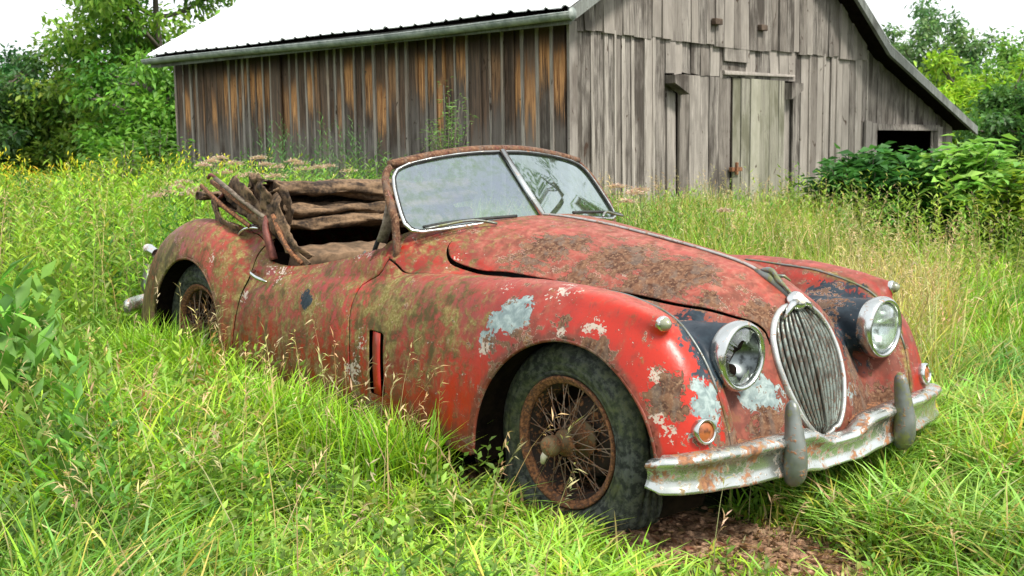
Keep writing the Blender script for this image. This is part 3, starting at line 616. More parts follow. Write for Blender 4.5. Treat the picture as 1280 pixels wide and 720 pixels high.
# ---------------------------------------------------------------- rear bumper and lamps
m = MB(); 
yy = np.r_[-np.linspace(.78, 0, 30), np.linspace(0, .78, 30)[1:]]; xx = -3.54+.22*(np.abs(yy)/.78)**3; yy = yy*.93; xx = np.where(np.abs(yy) > .72, xx+.10*((np.abs(yy)-.72)/.06), xx)
m.tube(np.stack([xx, yy, np.full_like(yy, .37)], -1), .040, 8, flat=.5, up=(0, 0, 1)); rb = m.obj('rear_bumper', M_BUMPER, car)
for s in (-1, 1):
    MB().tube([(-3.62, s*.45, .36), (-3.66, s*.45, .42), (-3.64, s*.45, .54)], [.03, .036, .015], 10).obj('overrider', M_DULL, rb)
    tl = MB().lathe([(.024, -.05), (.030, 0), (.029, .006)], (-3.20, s*.64, .685), (-.9, s*.25, .3), 20).obj('tail_lamp', M_CHROME, car)
    MB().lathe([(.0001, .040), (.015, .034), (.025, .018), (.028, .003)], (-3.20, s*.64, .685), (-.9, s*.25, .3), 20).obj('lens', M_TAIL, tl)
# ---------------------------------------------------------------- door handle
for s in (-1, 1):
    yh = float(surf(1, -1.90, 0, .688, 0, .95)); P = spline([(-2.02, s*(yh-.02), .715), (-1.99, s*(yh+.02), .712), (-1.93, s*(yh+.030), .700), (-1.85, s*(yh+.022), .688)], 14)
    MB().tube(P, np.r_[.006, .010, np.full(9, .010), .009, .007, .004], 8, flat=.7).obj('door_handle', M_CHROME, car)
# ---------------------------------------------------------------- windscreen
B0 = np.array([-.835, 0, 1.028]); T0 = np.array([-1.105, 0, 1.288]); B1 = np.array([-.965, .60, .975]); T1 = np.array([-1.165, .565, 1.222])
def wpt(u, v, s):      # u centre->side, v bottom->top ; slightly bowed
    b = B0+(B1-B0)*u; t = T0+(T1-T0)*u; p = b+(t-b)*v
    p = p+np.array([0, 0, .020*math.sin(math.pi*min(u, 1)*.5)*v*(1-u)*2.2]); p = p-np.array([.03*u*u*0, 0, .010*u*(1-u)*4*(1-v)*-.6]); return p*[1, s, 1]
def outline(s):        # rounded-corner outline of one pane
    q = [(.0, .0), (.25, .0), (.5, .0), (.75, .0), (.90, .010), (.965, .055), (.995, .16), (1., .30), (.995, .5), (.985, .70), (.965, .85), (.92, .945), (.82, .99), (.65, 1.0), (.4, 1.0), (.2, 1.0), (.0, 1.0)]
    return np.array([wpt(u, v, s) for u, v in q])
wf = None
full = np.concatenate([outline(-1), outline(1)[::-1][1:-1]])
wf = MB().tube(np.array(full), .0080, 10, closed=True, flat=.9).obj('windscreen_frame', M_CHROME, car)
nrm = np.cross(T0-B0, B1-B0); nrm /= np.linalg.norm(nrm); nrm = nrm*np.sign(nrm[0])
for s in (-1, 1):
    O = outline(s); O = spline(O, 50); c0 = O.mean(0)
    V = [c0]; F = []; n = len(O)
    for k in (.5, 1.): V += list(c0+(O-c0)*k)
    F += [(0, 1+i, 1+(i+1) % n) for i in range(n)]+[(1+i, 1+n+i, 1+n+(i+1) % n, 1+(i+1) % n) for i in range(n)]
    V = np.array(V)-nrm*[1, s, 1]*.004
    mk('windscreen_pane', V, F, M_GLASS if s < 0 else M_GLASS2, wf, label='cloudy windscreen pane' if s < 0 else 'darker windscreen pane')
    # black rubber line just inside the chrome
    I = c0+(O-c0)*.975; I = I+nrm*[1, s, 1]*.002
    MB().tube(I, .006, 6, closed=True).obj('pane_seal', M_BLACKRUB, wf)
    # painted A post and header behind the chrome
    side = spline(outline(s)[4:13], 30); Po = side+np.array([-.028, s*.018, .004]); bot = np.array([[-1.02, s*.640, .80], [-1.015, s*.638, .88], [-1.0, s*.630, .935]])
    P = np.concatenate([[[-1.012, s*.622, .86], [-1.008, s*.620, .92]], Po[7:]]); r = np.interp(np.linspace(0, 1, len(P)), [0, .25, .5, .8, 1], [.016, .018, .017, .015, .013])
    m = MB().tube(P, r, 10, flat=1.); V = np.concatenate(m.V); mk('windscreen_pillar', V, m.F, M_PAINT, car, attrs={'brown': np.full(len(V), 1.1), 'rust': np.full(len(V), .60), 'moss': np.full(len(V), .35)})
P = np.array([wpt(u, 1., -1) for u in np.linspace(.94, 0, 18)]+[wpt(u, 1., 1) for u in np.linspace(0, .94, 18)[1:]])+np.array([-.020, 0, .010])
m = MB().tube(P, .0165, 8, flat=1.5); V = np.concatenate(m.V); mk('header_rail', V, m.F, M_PAINT, car, attrs={'brown': np.full(len(V), 1.15), 'rust': np.full(len(V), .62), 'moss': np.full(len(V), .35)})
MB().tube([B0+nrm*[1, 0, 1]*.006, T0+nrm*[1, 0, 1]*.006], .0105, 8, flat=1.5).obj('centre_bar', M_CHROME, wf)
for s in (-1, 1):
    a = np.array([-.80, s*.30, 1.012]); P = spline([a, (-.845, s*.36, 1.023), (-.91, s*.50, 1.003), (-.925, s*.56, .993)], 16)+np.array([.02, 0, .010])
    w_ = MB().tube(P, .0055, 6).obj('wiper', M_DULL, car)
    P2 = spline([(-.825, s*.16, 1.030), (-.86, s*.33, 1.022), (-.90, s*.47, 1.010), (-.925, s*.56, .996)], 20)+np.array([.004, 0, .012])
    MB().tube(P2, .0065, 6).obj('wiper_blade', M_BLACKRUB, w_)
# leaf litter and rust crumbs along scuttle base
# ---------------------------------------------------------------- cockpit
m = MB(); m.box((-2.08, -.63, .28), (-1.0, .63, .31))
for s in (-1, 1): m.box((-2.06, s*.615-.012, .30), (-1.02, s*.615+.012, .70))
m.obj('cockpit_trim', M_TRIM, car, bevel=.004, smooth=False)
def cushion(name, lo, hi, M, par, tilt=0., mat=None):
    bm = bmesh.new(); bmesh.ops.create_cube(bm, size=1); 
    bmesh.ops.subdivide_edges(bm, edges=bm.edges, cuts=8, use_grid_fill=True)
    lo = np.array(lo); hi = np.array(hi); me = bpy.data.meshes.new(name)
    V = np.array([v.co for v in bm.verts]); q = V*2; V = V*(1-.05*(np.abs(q[:, [1, 2, 0]])**4+np.abs(q[:, [2, 0, 1]])**4)/2)
    V = (lo+hi)/2+V*(hi-lo); V += fbm(V*9)[:, None]*.006; V[:, 2] += .006*np.sin(V[:, 1]*70)
    c = (lo+hi)/2; ct, st = math.cos(tilt), math.sin(tilt); d = V-c; V = np.stack([c[0]+d[:, 0]*ct+d[:, 2]*st, V[:, 1], c[2]-d[:, 0]*st+d[:, 2]*ct], -1)
    F = [tuple(v.index for v in f.verts) for f in bm.faces]; bm.free()
    return mk(name, V, F, mat or M_LEATHER, par)
for s in (-1, 1):
    st = cushion('seat', (-1.85, s*.30-.25, .42), (-1.35, s*.30+.25, .56), None, car, mat=M_TRIM)
    cushion('seat_back', (-1.97, s*.30-.25, .50), (-1.82, s*.30+.25, .82), None, st, .22, mat=M_TRIM)
ds = MB().box((-1.10, -.60, .72), (-1.05, .60, .93)); ds.obj('dashboard', M_WOOD, car, bevel=.01)
th = np.linspace(0, 2*np.pi, 40, endpoint=False); a = np.array([.45, 0, 1.]); a /= np.linalg.norm(a); b = np.array([0, 1., 0]); o = np.array([-1.30, -.33, .88])
sw = MB().tube([o+.19*(math.cos(t)*a+math.sin(t)*b) for t in th], .010, 8, closed=True).obj('steering_wheel', M_BLACKRUB, car)
m = MB(); [m.tube([o, o+.19*(math.cos(t)*a+math.sin(t)*b)], .006, 6) for t in (0, 2.1, 4.2)]; m.tube([o, o+np.array([.25, 0, -.12])], .016, 8); m.obj('steering_column', M_RUST, sw)
# ---------------------------------------------------------------- collapsed soft top
prof = [(-2.30, .90), (-2.46, .935), (-2.60, .965), (-2.69, .995), (-2.70, 1.025), (-2.64, 1.045), (-2.45, 1.05), (-2.25, 1.085), (-2.09, 1.122), (-2.025, 1.122), (-2.008, 1.112), (-2.004, 1.075), (-2.02, 1.060), (-2.18, 1.052), (-2.30, 1.045), (-2.31, 1.03), (-2.15, 1.032), (-2.03, 1.034), (-1.98, 1.022), (-1.968, .998), (-1.985, .975), (-2.10, .972), (-2.28, .975), (-2.30, .962), (-2.15, .955), (-2.01, .952), (-1.965, .938), (-1.955, .912), (-1.975, .893), (-2.08, .885), (-2.2, .88)]
def hood():
    pr = spline([(a, 0, b) for a, b in prof], 280); Y = np.linspace(-.56, .58, 90); G = np.zeros((len(Y), len(pr), 3))
    for i, y in enumerate(Y):
        sq = 1-.06*(abs(y)/.58)**4; G[i] = pr; G[i, :, 1] = y
        G[i, :, 2] = .90+(pr[:, 2]-.90)*(sq*(.96+.07*math.sin(y*5.+.7)))-.022*math.cos(y*2.6)+.004
    sp = np.linspace(0, 1, len(pr))
    for i, y in enumerate(Y):
        fk = smooth01(sp, .25, .35); G[i, :, 2] += fk*(.020*np.sin(3.2*y+sp*9)*.8+.005*np.sin(9*y+sp*23)); G[i, :, 0] += fk*.018*np.sin(5*y+sp*17)
    T_ = np.gradient(pr, axis=0); T_ /= np.linalg.norm(T_, axis=1, keepdims=True)+1e-9; Nn = np.stack([T_[:, 2], 0*T_[:, 0], -T_[:, 0]], 1)
    for i, y in enumerate(Y):      # thin pleats of the collapsed cloth
        ph = sp*2*math.pi*30+2.2*math.sin(y*3+1)+1.5*math.sin(y*7.3); am = .0055*(.6+.8*np.sin(sp*13+y*4)**2); G[i] += Nn*((1-np.abs(np.sin(ph*.5)))*2*am)[:, None]
    q = G.reshape(-1, 3); n = fbm(q*[5, 3.2, 9], 4); n2 = fbm(q*[11, 5, 22]+30, 3)
    n3 = fbm(q*[30, 7, 40]+70, 3); rd = (1-np.abs(fbm(q*[9, 4, 16]+90, 3))*1.6)**3; q[:, 0] += n*.016+n2*.010+n3*.007+rd*.014; q[:, 2] += n2*.011+fbm(q*[3, 4, 3]+50, 3)*.012+n3*.007
    ek = np.exp(-((q[:, 1]+.56)/.06)**2); q[:, 1] += ek*fbm(q*[9, 1, 14]+4)*.07
    return q.reshape(G.shape)
st = MB().grid(hood()).obj('folded_soft_top', M_CANVAS, car, solid=.006)
# loose canvas bundle, straps and frame links on the near side
def ribbon(P, w, wdir, n=30, wav=.008, sd=0):
    C = spline(P, n); wdir = np.array(wdir, float); wdir /= np.linalg.norm(wdir); ks = np.linspace(-.5, .5, 9); G = np.zeros((n, 9, 3))
    wv = np.interp(np.linspace(0, 1, n), np.linspace(0, 1, len(np.atleast_1d(w))) if np.ndim(w) else [0, 1], w if np.ndim(w) else [w, w])
    for j, k in enumerate(ks): G[:, j] = C+wdir*(k*wv)[:, None]
    q = G.reshape(-1, 3); q += np.stack([fbm(q*14+sd), fbm(q*14+sd+9)*1.4, fbm(q*14+sd+20)], -1)*wav; return q.reshape(G.shape)
m = MB()
m.grid(ribbon([(-2.45, -.56, 1.06), (-2.30, -.60, 1.03), (-2.15, -.61, .98), (-2.08, -.60, .93)], [.10, .16, .14, .10], (.3, 0, 1), sd=1, wav=.014))
m.grid(ribbon([(-2.12, -.56, 1.06), (-2.02, -.60, 1.0), (-1.95, -.61, .93), (-1.84, -.60, .85), (-1.72, -.58, .79)], [.14, .17, .13, .10, .05], (1, .2, .35), sd=2, wav=.016))
m.grid(ribbon([(-2.18, -.50, 1.07), (-2.05, -.56, 1.045), (-1.97, -.56, 1.0), (-1.93, -.55, .94)], [.10, .13, .13, .12], (.5, .1, 1), sd=3, wav=.014))
m.grid(ribbon([(-2.62, -.55, .98), (-2.55, -.60, .93), (-2.45, -.62, .89), (-2.33, -.63, .86), (-2.24, -.63, .87)], [.09, .13, .14, .11, .07], (.25, -.3, 1), sd=4, wav=.010))
m.grid(ribbon([(-1.93, -.575, .92), (-1.86, -.60, .86), (-1.78, -.60, .81), (-1.70, -.59, .775)], [.05, .05, .04, .03], (.8, .1, .5), sd=6, wav=.006))
m.grid(ribbon([(-2.36, -.50, 1.09), (-2.22, -.57, 1.09), (-2.10, -.60, 1.06), (-2.02, -.60, 1.01)], [.07, .12, .14, .09], (.6, -.2, 1), sd=8, wav=.022))
m.obj('torn_canvas_flap', M_CANVAS, car, solid=.006)
m = MB()   # rolled rear edge with an open end
Pr = spline([(-2.74, -.60, .992), (-2.735, -.5, .995), (-2.72, -.3, 1.01), (-2.71, 0, 1.02), (-2.72, .5, 1.0)], 24)
th = np.linspace(-.4, 5.4, 22); G = np.array([[p+np.array([(.030-.0012*k)*math.cos(t), 0, (.030-.0012*k)*math.sin(t)]) for k, t in enumerate(th)] for p in Pr]); q = G.reshape(-1, 3); q += fbm(q*16)[:, None]*.006
m.grid(q.reshape(G.shape)); m.obj('rolled_canvas_edge', M_CANVAS, car, solid=.005)
for k, (a, b, c) in enumerate([((-2.56, 1.085), (-2.30, 1.01), (-2.08, .935)), ((-2.50, 1.105), (-2.28, 1.035), (-2.04, .955)), ((-2.62, 1.06), (-2.38, .975), (-2.15, .905))]):
    y = -.605-.012*k
    MB().tube([(a[0], y, a[1]), (b[0], y-.006, b[1]), (c[0], y, c[1])], .010, 6, flat=1.2, up=(0, 1, 0)).obj('hood_iron', M_WOOD if k == 1 else M_RUST, st)
MB().tube(spline([(-2.60, -.60, 1.10), (-2.53, -.62, 1.12), (-2.47, -.61, 1.09), (-2.44, -.60, 1.05), (-2.50, -.6, 1.0)], 16), .009, 6).obj('hood_strap', M_LEATHER, st)
MB().tube(spline([(-2.04, -.60, .945), (-2.0, -.63, .90), (-1.97, -.63, .84), (-1.95, -.62, .77)], 14), [.028]*6+[.032]*8, 8, flat=.6).obj('hood_bracket', M_LEATHER, st)
MB().tube(spline([(-1.97, -.61, .97), (-1.90, -.62, .90), (-1.82, -.62, .83), (-1.74, -.60, .775)], 14), .012, 6).obj('hood_iron', M_RUST, st)
MB().tube(spline([(-2.70, -.602, .835), (-2.55, -.60, .845), (-2.41, -.615, .825), (-2.33, -.625, .800), (-2.27, -.630, .815), (-2.22, -.63, .862), (-2.15, -.62, .885), (-2.11, -.60, .885)], 30)+np.array([0, -.004, .012]), .0065, 8).obj('hood_bead', M_CHROME, car)
MB().tube([(-1.16, -.585, .93), (-1.13, -.58, 1.0), (-1.115, -.57, 1.09)], .016, 6, flat=1.6).obj('hood_prop', M_WOOD, car)
MB().tube(spline([(-1.95, -.1, .80), (-1.7, -.3, .80), (-1.5, -.42, .83), (-1.25, -.5, .88)], 18), .006, 6).obj('loose_wire', M_DULL, car)
# ---------------------------------------------------------------- wheels
def wheel(cx, s, cz, gz, first=None):
    o = np.array([cx, s*.66, cz]); A = (0, s, 0); th0 = .7+cx
    w = empty('wheel', None, None); w.parent = car
    ty = [(.222, -.010), (.232, .002), (.240, .007), (.243, .003), (.246, .009), (.262, .014), (.270, .015), (.273, .011), (.276, .015), (.292, .012), (.299, .010), (.302, .005), (.305, .006), (.315, .0), (.330, -.018), (.337, -.034), (.337, -.042), (.330, -.044), (.330, -.050), (.339, -.052), (.341, -.072), (.333, -.074), (.333, -.080), (.341, -.082), (.339, -.104), (.330, -.106), (.330, -.112), (.337, -.114), (.337, -.122), (.330, -.138), (.315, -.156), (.285, -.168), (.25, -.165), (.222, -.150)]
    m = MB().lathe(ty, o, A, 96); V = np.concatenate(m.V); 
    # the flat tyre spreads where it meets the soil
    dz = gz-V[:, 2]; k = smooth01(-(V[:, 2]-gz), -.13, .05); r = np.hypot(V[:, 0]-cx, V[:, 2]-cz); wl = smooth01(r, .22, .30)
    V[:, 1] += (V[:, 1]-s*(.66-.075))*k*wl*.5; V[:, 0] += (V[:, 0]-cx)*k*wl*.22; V[:, 2] = np.where(V[:, 2] < gz-.005, gz-.005+(V[:, 2]-gz+.005)*.15, V[:, 2])
    mk('tyre', V, m.F, M_TYRE, w)
    rim = [(.222, -.008), (.225, .004), (.219, .008), (.213, .002), (.205, -.006), (.198, -.010), (.199, -.020)]
    MB().lathe(rim, o, A, 72).obj('rim', M_RUST, w)
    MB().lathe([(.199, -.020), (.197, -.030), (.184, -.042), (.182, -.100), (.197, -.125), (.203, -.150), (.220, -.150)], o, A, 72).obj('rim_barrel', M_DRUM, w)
    # laced wire spokes
    m = MB(); rg = np.random.default_rng(11)
    for k in range(60):
        t = 2*np.pi*k/60; lay = k % 4; off = (.30, -.30, .55, -.55)[lay]; 
        h1, hr, ro, rh = ((.012, .050, .196, -.022), (.012, .050, .196, -.022), (-.075, .062, .182, -.06), (-.075, .062, .182, -.06))[lay]
        a = t+off*1.25; p = o+np.array([ro*math.cos(t), s*rh, ro*math.sin(t)]); q = o+np.array([hr*math.cos(a), s*h1, hr*math.sin(a)])
        if rg.random() < .03: continue
        mid = (p+q)/2+rg.normal(0, .0015, 3); m.tube([p, mid, q], .0019, 5, cap=False)
    m.obj('spokes', M_SPOKE, w)
    hb = MB().lathe([(.026, .050), (.030, .040), (.031, .015), (.046, .008), (.048, .0), (.032, -.006), (.034, -.070), (.064, -.075), (.066, -.085), (.03, -.09)], o, A, 32).obj('hub', M_HUB, w)
    MB().lathe([(.0001, .094), (.022, .092), (.031, .085), (.0355, .072), (.035, .052), (.031, .046)], o, A, 24).obj('spinner_cap', M_HUB, hb)
    for e in ((th0+3.6), (th0+3.6+math.pi)):
        d = np.array([math.cos(e), 0, math.sin(e)]); yv = np.array([0, s*1., 0]); sc = 1. if e < 6 else .45
        MB().tube([o+yv*.078+d*.02, o+yv*.082+d*(.045*sc), o+yv*.078+d*(.068*sc)], [.014, .013, .009], 8, flat=.7).obj('spinner_ear', M_CREAM if e < 6 and cx > -1 else M_HUB, hb)
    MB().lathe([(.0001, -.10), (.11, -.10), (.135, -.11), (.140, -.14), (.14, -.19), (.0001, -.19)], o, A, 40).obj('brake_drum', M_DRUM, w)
    return w
M_HUB = rusty_metal('rusty_hub_metal', (.20, .15, .075), .75, .65, .3, 2., moss=.08)
wheel(0., -1, .376, .150); wheel(-2.593, -1, .352, .06); wheel(0., 1, .376, .12); wheel(-2.593, 1, .352, .06)
MB().tube([(0, -.55, .33), (0, .55, .33)], .03, 8).obj('axle', M_RUST, car); MB().tube([(-2.59, -.55, .33), (-2.59, .55, .33)], .035, 8).obj('axle', M_RUST, car)
# ================================================================ BARN
def board_material(name, greys, orange=0., moss=0.):
    m = NT(name); c = m.coord(); r = m.attr('rnd'); r2 = m.attr('rnd2'); sep = m.n('SeparateXYZ', {0: c}); z = sep.outputs[2]
    off = m.n('CombineXYZ', {0: m.math('MULTIPLY', r, 37.), 1: m.math('MULTIPLY', r2, 23.), 2: m.math('MULTIPLY', r, 11.)}); v = m.n('VectorMath', {0: c, 1: off}, operation='ADD').outputs[0]
    g = m.noise(v, (48, 48, 1.6), 5, .62, 1.2); g2 = m.noise(v, (130, 130, 4), 4, .6); bl = m.noise(v, (3, 3, 1.3), 4, .6); kn = m.noise(v, (9, 9, 4.5), 3, .5, 1.5)
    col = m.mix(m.ramp(g, .34, .66), greys[0], greys[1]); col = m.mix(m.math('MULTIPLY', m.ramp(r, .25, 1.), .7), col, greys[2])
    col = m.mix(m.math('MULTIPLY', m.ramp(bl, .46, .66), .85), col, greys[3]); col = m.mix(m.math('MULTIPLY', m.ramp(g2, .55, .7), .6), col, tuple(.35*x for x in greys[0])); col = m.mix(m.math('MULTIPLY', m.ramp(r2, .55, .95), .5), col, tuple(1.35*x for x in greys[1]))
    if orange:
        # unweathered brown timber kept dry under the eaves, dark stain above it, ragged per board
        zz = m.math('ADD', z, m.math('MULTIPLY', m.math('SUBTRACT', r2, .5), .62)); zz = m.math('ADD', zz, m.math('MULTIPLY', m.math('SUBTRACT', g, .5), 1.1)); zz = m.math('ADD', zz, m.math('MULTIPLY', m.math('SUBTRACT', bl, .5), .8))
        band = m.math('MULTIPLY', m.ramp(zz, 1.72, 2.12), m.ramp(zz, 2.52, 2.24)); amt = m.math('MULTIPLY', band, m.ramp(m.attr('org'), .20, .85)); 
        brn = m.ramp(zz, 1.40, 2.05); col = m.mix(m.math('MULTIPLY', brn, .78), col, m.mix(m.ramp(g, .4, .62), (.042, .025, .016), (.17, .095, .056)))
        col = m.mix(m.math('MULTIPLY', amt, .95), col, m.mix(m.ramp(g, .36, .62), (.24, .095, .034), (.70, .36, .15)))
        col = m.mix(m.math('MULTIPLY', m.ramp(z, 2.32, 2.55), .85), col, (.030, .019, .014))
    bt = m.ramp(r, 1.5, 1.9); col = m.mix(m.math('MULTIPLY', bt, .75), col, m.mix(m.ramp(g, .35, .65), (.16, .14, .12), (.46, .42, .37)))
    if moss: col = m.mix(m.math('MULTIPLY', m.ramp(bl, .42, .6), moss), col, (.15, .17, .075))
    col = m.mix(m.ramp(kn, .68, .72), col, (.05, .03, .02))
    h = m.math('ADD', m.math('MULTIPLY', g, 1.), m.math('MULTIPLY', g2, .7))
    return m.done(m.pbr(col, .9, 0, m.bump(h, .9, .006), .25))
GREYS = [(.055, .047, .040), (.33, .298, .262), (.165, .143, .122), (.046, .037, .030)]
M_GABLE = board_material('weathered_grey_boards', GREYS)
M_SIDE = board_material('stained_barn_boards', [(.075, .062, .053), (.25, .218, .195), (.14, .118, .105), (.045, .034, .028)], orange=1.)
M_BATTEN = board_material('pale_battens', [(.15, .13, .115), (.40, .36, .32), (.26, .235, .21), (.12, .10, .085)])
M_DOORB = board_material('lichen_door_boards', [(.125, .115, .09), (.34, .325, .265), (.23, .22, .17), (.11, .10, .075)], moss=.18)
M_TRIMW = board_material('grey_green_trim', [(.13, .14, .125), (.24, .255, .235), (.18, .19, .175), (.08, .08, .07)])
def metal_roof():
    m = NT('pale_sheet_metal_roof'); c = m.coord(); n = m.noise(c, (3, 1, 1), 5, .6); n2 = m.noise(c, 25, 4, .6)
    return m.done(m.pbr(m.mix(m.ramp(n, .4, .7), (.80, .81, .82), (.70, .70, .69)), .42, .0, m.bump(n2, .2, .003)))
M_ROOF = metal_roof()
M_GUTTER = simple('green_grey_gutter_paint', (.15, .18, .16), (.34, .37, .34), .5, 6, .3)
M_OLDWOOD = simple('dark_old_wood', (.05, .032, .022), (.12, .085, .06), .9)
barn = empty('barn', 'weathered grey board barn with pale metal roof behind the rusty car', 'barn', (-5.8358, 5.1156, 0), math.radians(96.39))
class Boards:
    def __init__(s): s.mb = MB(); s.r = []; s.r2 = []; s.o = []
    def board(s, quad, nrm, th, rr=None, org=None):
        """quad: 4 corners (bl, br, tr, tl) of the back, nrm outward, th thickness; lightly bent into 4 levels"""
        bl, br, tr, tl = [np.array(q, float) for q in quad]; nrm = np.array(nrm, float); k = 5; V = []; a, b, cc, d = rng.normal(0, .004, 4)
        for i in range(k):
            t = i/(k-1); wv = .006*math.sin(3*t+a*900)
            L = bl+(tl-bl)*t; R = br+(tr-br)*t; cup = nrm*(wv+a*1.2)
            V += [L, L+nrm*th+cup, R+nrm*(th+b*.8)+cup, R]
        F = [(0, 3, 2, 1), tuple(4*(k-1)+j for j in (0, 1, 2, 3))]
        for i in range(k-1):
            for j in range(4): p = 4*i+j; q = 4*i+(j+1) % 4; F.append((p, q, q+4, p+4))
        s.mb.add(V, F); r = rng.random() if rr is None else rr
        s.r += [r]*len(V); s.r2 += [rng.random()]*len(V); s.o += [rng.random() if org is None else org]*len(V)
    def obj(s, name, mat, parent, label=None):
        return mk(name, np.concatenate(s.mb.V), s.mb.F, mat, parent, smooth=False, attrs={'rnd': s.r, 'rnd2': s.r2, 'org': s.o}, label=label)
ZB = .12
def cuts(a, b, w0=.13, w1=.21):
    x = a; out = [a]
    while x < b-w0*.6: x += rng.uniform(w0, w1); out.append(min(x, b))
    out[-1] = b; return out
# side wall under the gutter: x = 0 plane, facing -x
sb = Boards(); bt_ = Boards(); cs = cuts(0., 7.02, .12, .21)
for a, b in zip(cs[:-1], cs[1:]):
    t = rng.uniform(.018, .03); near = 1-a/7; sb.board([(0, a+.003, ZB), (0, b-.003, ZB), (0, b-.003, 2.69), (0, a+.003, 2.69)], (-1, 0, 0), t, org=rng.random()**.8)
    w = rng.uniform(.016, .028); sb.board([(-t, b-w, ZB+rng.uniform(0, .2)), (-t, b+w*.6, ZB), (-t, b+w*.6, 2.66), (-t, b-w, 2.66)], (-1, 0, 0), .018, rr=2. if rng.random() < .7 else .5, org=rng.random()*.8)
sb.board([(-.035, 4.62, ZB), (-.035, 4.80, ZB), (-.035, 4.80, 2.66), (-.035, 4.62, 2.66)], (-1, 0, 0), .02, rr=.9, org=0.)
sb.obj('side_wall', M_SIDE, barn, 'brown stained board wall under the gutter')
# gable: y = 0 plane, facing -y
def top(u): return 2.68+.585*min(u, 7.0-u) if u < 7.0 else 2.68-.322*(u-7.0)
RIDGE = 3.5
gb = Boards(); gt = Boards()
cs = cuts(0., 10.0, .15, .23); SEAM = 2.585
for a, b in zip(cs[:-1], cs[1:]):
    zt_ = min(top((a+b)/2)-.03, SEAM+.05 if a < 6.7 else 9); z0 = ZB
    if a > 7.05: z0 = 1.66
    if b > 9.30: z0 = ZB
    if 1.62 < (a+b)/2 < 4.72: z0 = 2.22
    mid = (a+b)/2; tt_ = lambda u: min(top(u)-.03, SEAM+.05) if u < 6.7 else top(u)-.03
    t = rng.uniform(.018, .034); gb.board([(a+.006, 0, z0+rng.uniform(-.02, .02)*(z0 > .5)), (b-.004, 0, z0), (b-.004, 0, max(tt_(b), z0+.05)), (a+.004, 0, max(tt_(a), z0+.05))], (0, -1, 0), t)
    if rng.random() < .55 and not (1.6 < b < 4.75) and not 7.05 < b < 9.3:
        w = rng.uniform(.018, .030); gb.board([(b-w, -t, z0), (b+w, -t, z0), (b+w, -t, tt_(b)-.02), (b-w, -t, tt_(b)-.02)], (0, -1, 0), .02, rr=2.)
gb.obj('gable_wall', M_GABLE, barn, 'silver grey board gable wall')
# upper gable boards lapping over the lower ones
for (g0, g1) in ((.02, 2.66), (3.80, 6.72)):
    ub = Boards(); cs = cuts(g0, g1, .14, .21)
    for a, b in zip(cs[:-1], cs[1:]):
        j = rng.uniform(-.02, .015); t = rng.uniform(.02, .034); ub.board([(a+.003, -.036, SEAM+j), (b-.003, -.036, SEAM+j), (b-.003, -.036, max(top(b)-.03, SEAM+.1)), (a+.003, -.036, max(top(a)-.03, SEAM+.1))], (0, -1, 0), t)
    ub.obj('upper_gable_wall', M_GABLE, barn)
hb_ = Boards(); cs = cuts(2.66, 3.80, .17, .22)
for a, b in zip(cs[:-1], cs[1:]): hb_.board([(a+.003, -.05, SEAM-.03), (b-.003, -.05, SEAM-.03), (b-.003, -.05, 3.9), (a+.003, -.05, 3.9)], (0, -1, 0), .028)
hatch = hb_.obj('loft_hatch', M_GABLE, barn)
for u in (2.67, 3.72): MB().box((u-.10, -.14, 2.80), (u+.05, -.075, 2.87)).obj('hatch_block', M_OLDWOOD, hatch, smooth=False, bevel=.006)
# lintel boards over the doors
lb = Boards(); lb.board([(2.88, -.040, 2.24), (4.60, -.040, 2.27), (4.60, -.040, 2.30), (2.88, -.040, 2.29)], (0, -1, 0), .03); lb.board([(2.88, -.05, 2.40), (3.45, -.05, 2.40), (3.45, -.05, 2.60), (2.88, -.05, 2.60)], (0, -1, 0), .03); lb.obj('lintel', M_GABLE, barn)
# doors
def bdoor(u0, u1, z0, z1, dy, mat, label):
    d = Boards(); cs = cuts(u0, u1, .17, .25)
    for a, b in zip(cs[:-1], cs[1:]): d.board([(a+.004, dy, z0+rng.uniform(-.03, .03)), (b-.004, dy, z0), (b-.004, dy, z1), (a+.004, dy, z1)], (0, -1, 0), rng.uniform(.02, .034))
    return d.obj('barn_door', mat, barn, label)
d1 = bdoor(1.98, 3.08, .30, 2.21, -.004, M_GABLE, 'grey left barn door leaf'); d2 = bdoor(3.13, 4.36, .30, 2.215, -.015, M_DOORB, 'greenish lichened right barn door leaf')
for (q0, q1, q2, q3) in ((1.64, 1.97, 1.80, 1.97), (4.37, 4.70, 4.38, 4.52)):
    rs = Boards(); rs.board([(q0, .06, ZB), (q1+.02, .06, ZB), (q1+.02, .06, 2.2), (q0, .06, 2.2)], (0, -1, 0), .02, rr=.1); rs.board([(q2, .035, ZB), (q3, .035, ZB), (q3, .035, 2.), (q2, .035, 2.02)], (0, -1, 0), .03); rs.obj('door_recess', M_GABLE, barn)
if 0: rs.board([(1.64, .10, ZB), (1.97, .10, ZB), (1.97, .10, 2.2), (1.64, .10, 2.2)], (0, -1, 0), .02, rr=.1); rs.board([(4.37, .10, ZB), (4.70, .10, ZB), (4.70, .10, 2.2), (4.37, .10, 2.2)], (0, -1, 0), .02, rr=.1)
for u0, u1, w in ((1.70, 2.00, 1), (4.36, 4.66, -1)):
    V = [(u0, -.02, 2.19), (u1, -.02, 2.19), (u1, -.02, 1.98 if w > 0 else 2.10), (u0, -.02, 2.10 if w > 0 else 1.98)]; V += [(x, -.16, z) for x, y, z in V]
    mk('door_track_block', V, [(3, 2, 1, 0), (4, 5, 6, 7), (0, 1, 5, 4), (1, 2, 6, 5), (2, 3, 7, 6), (3, 0, 4, 7)], M_GABLE, barn, smooth=False, attrs={'rnd': [.6]*8, 'rnd2': [.4]*8, 'org': [0]*8})
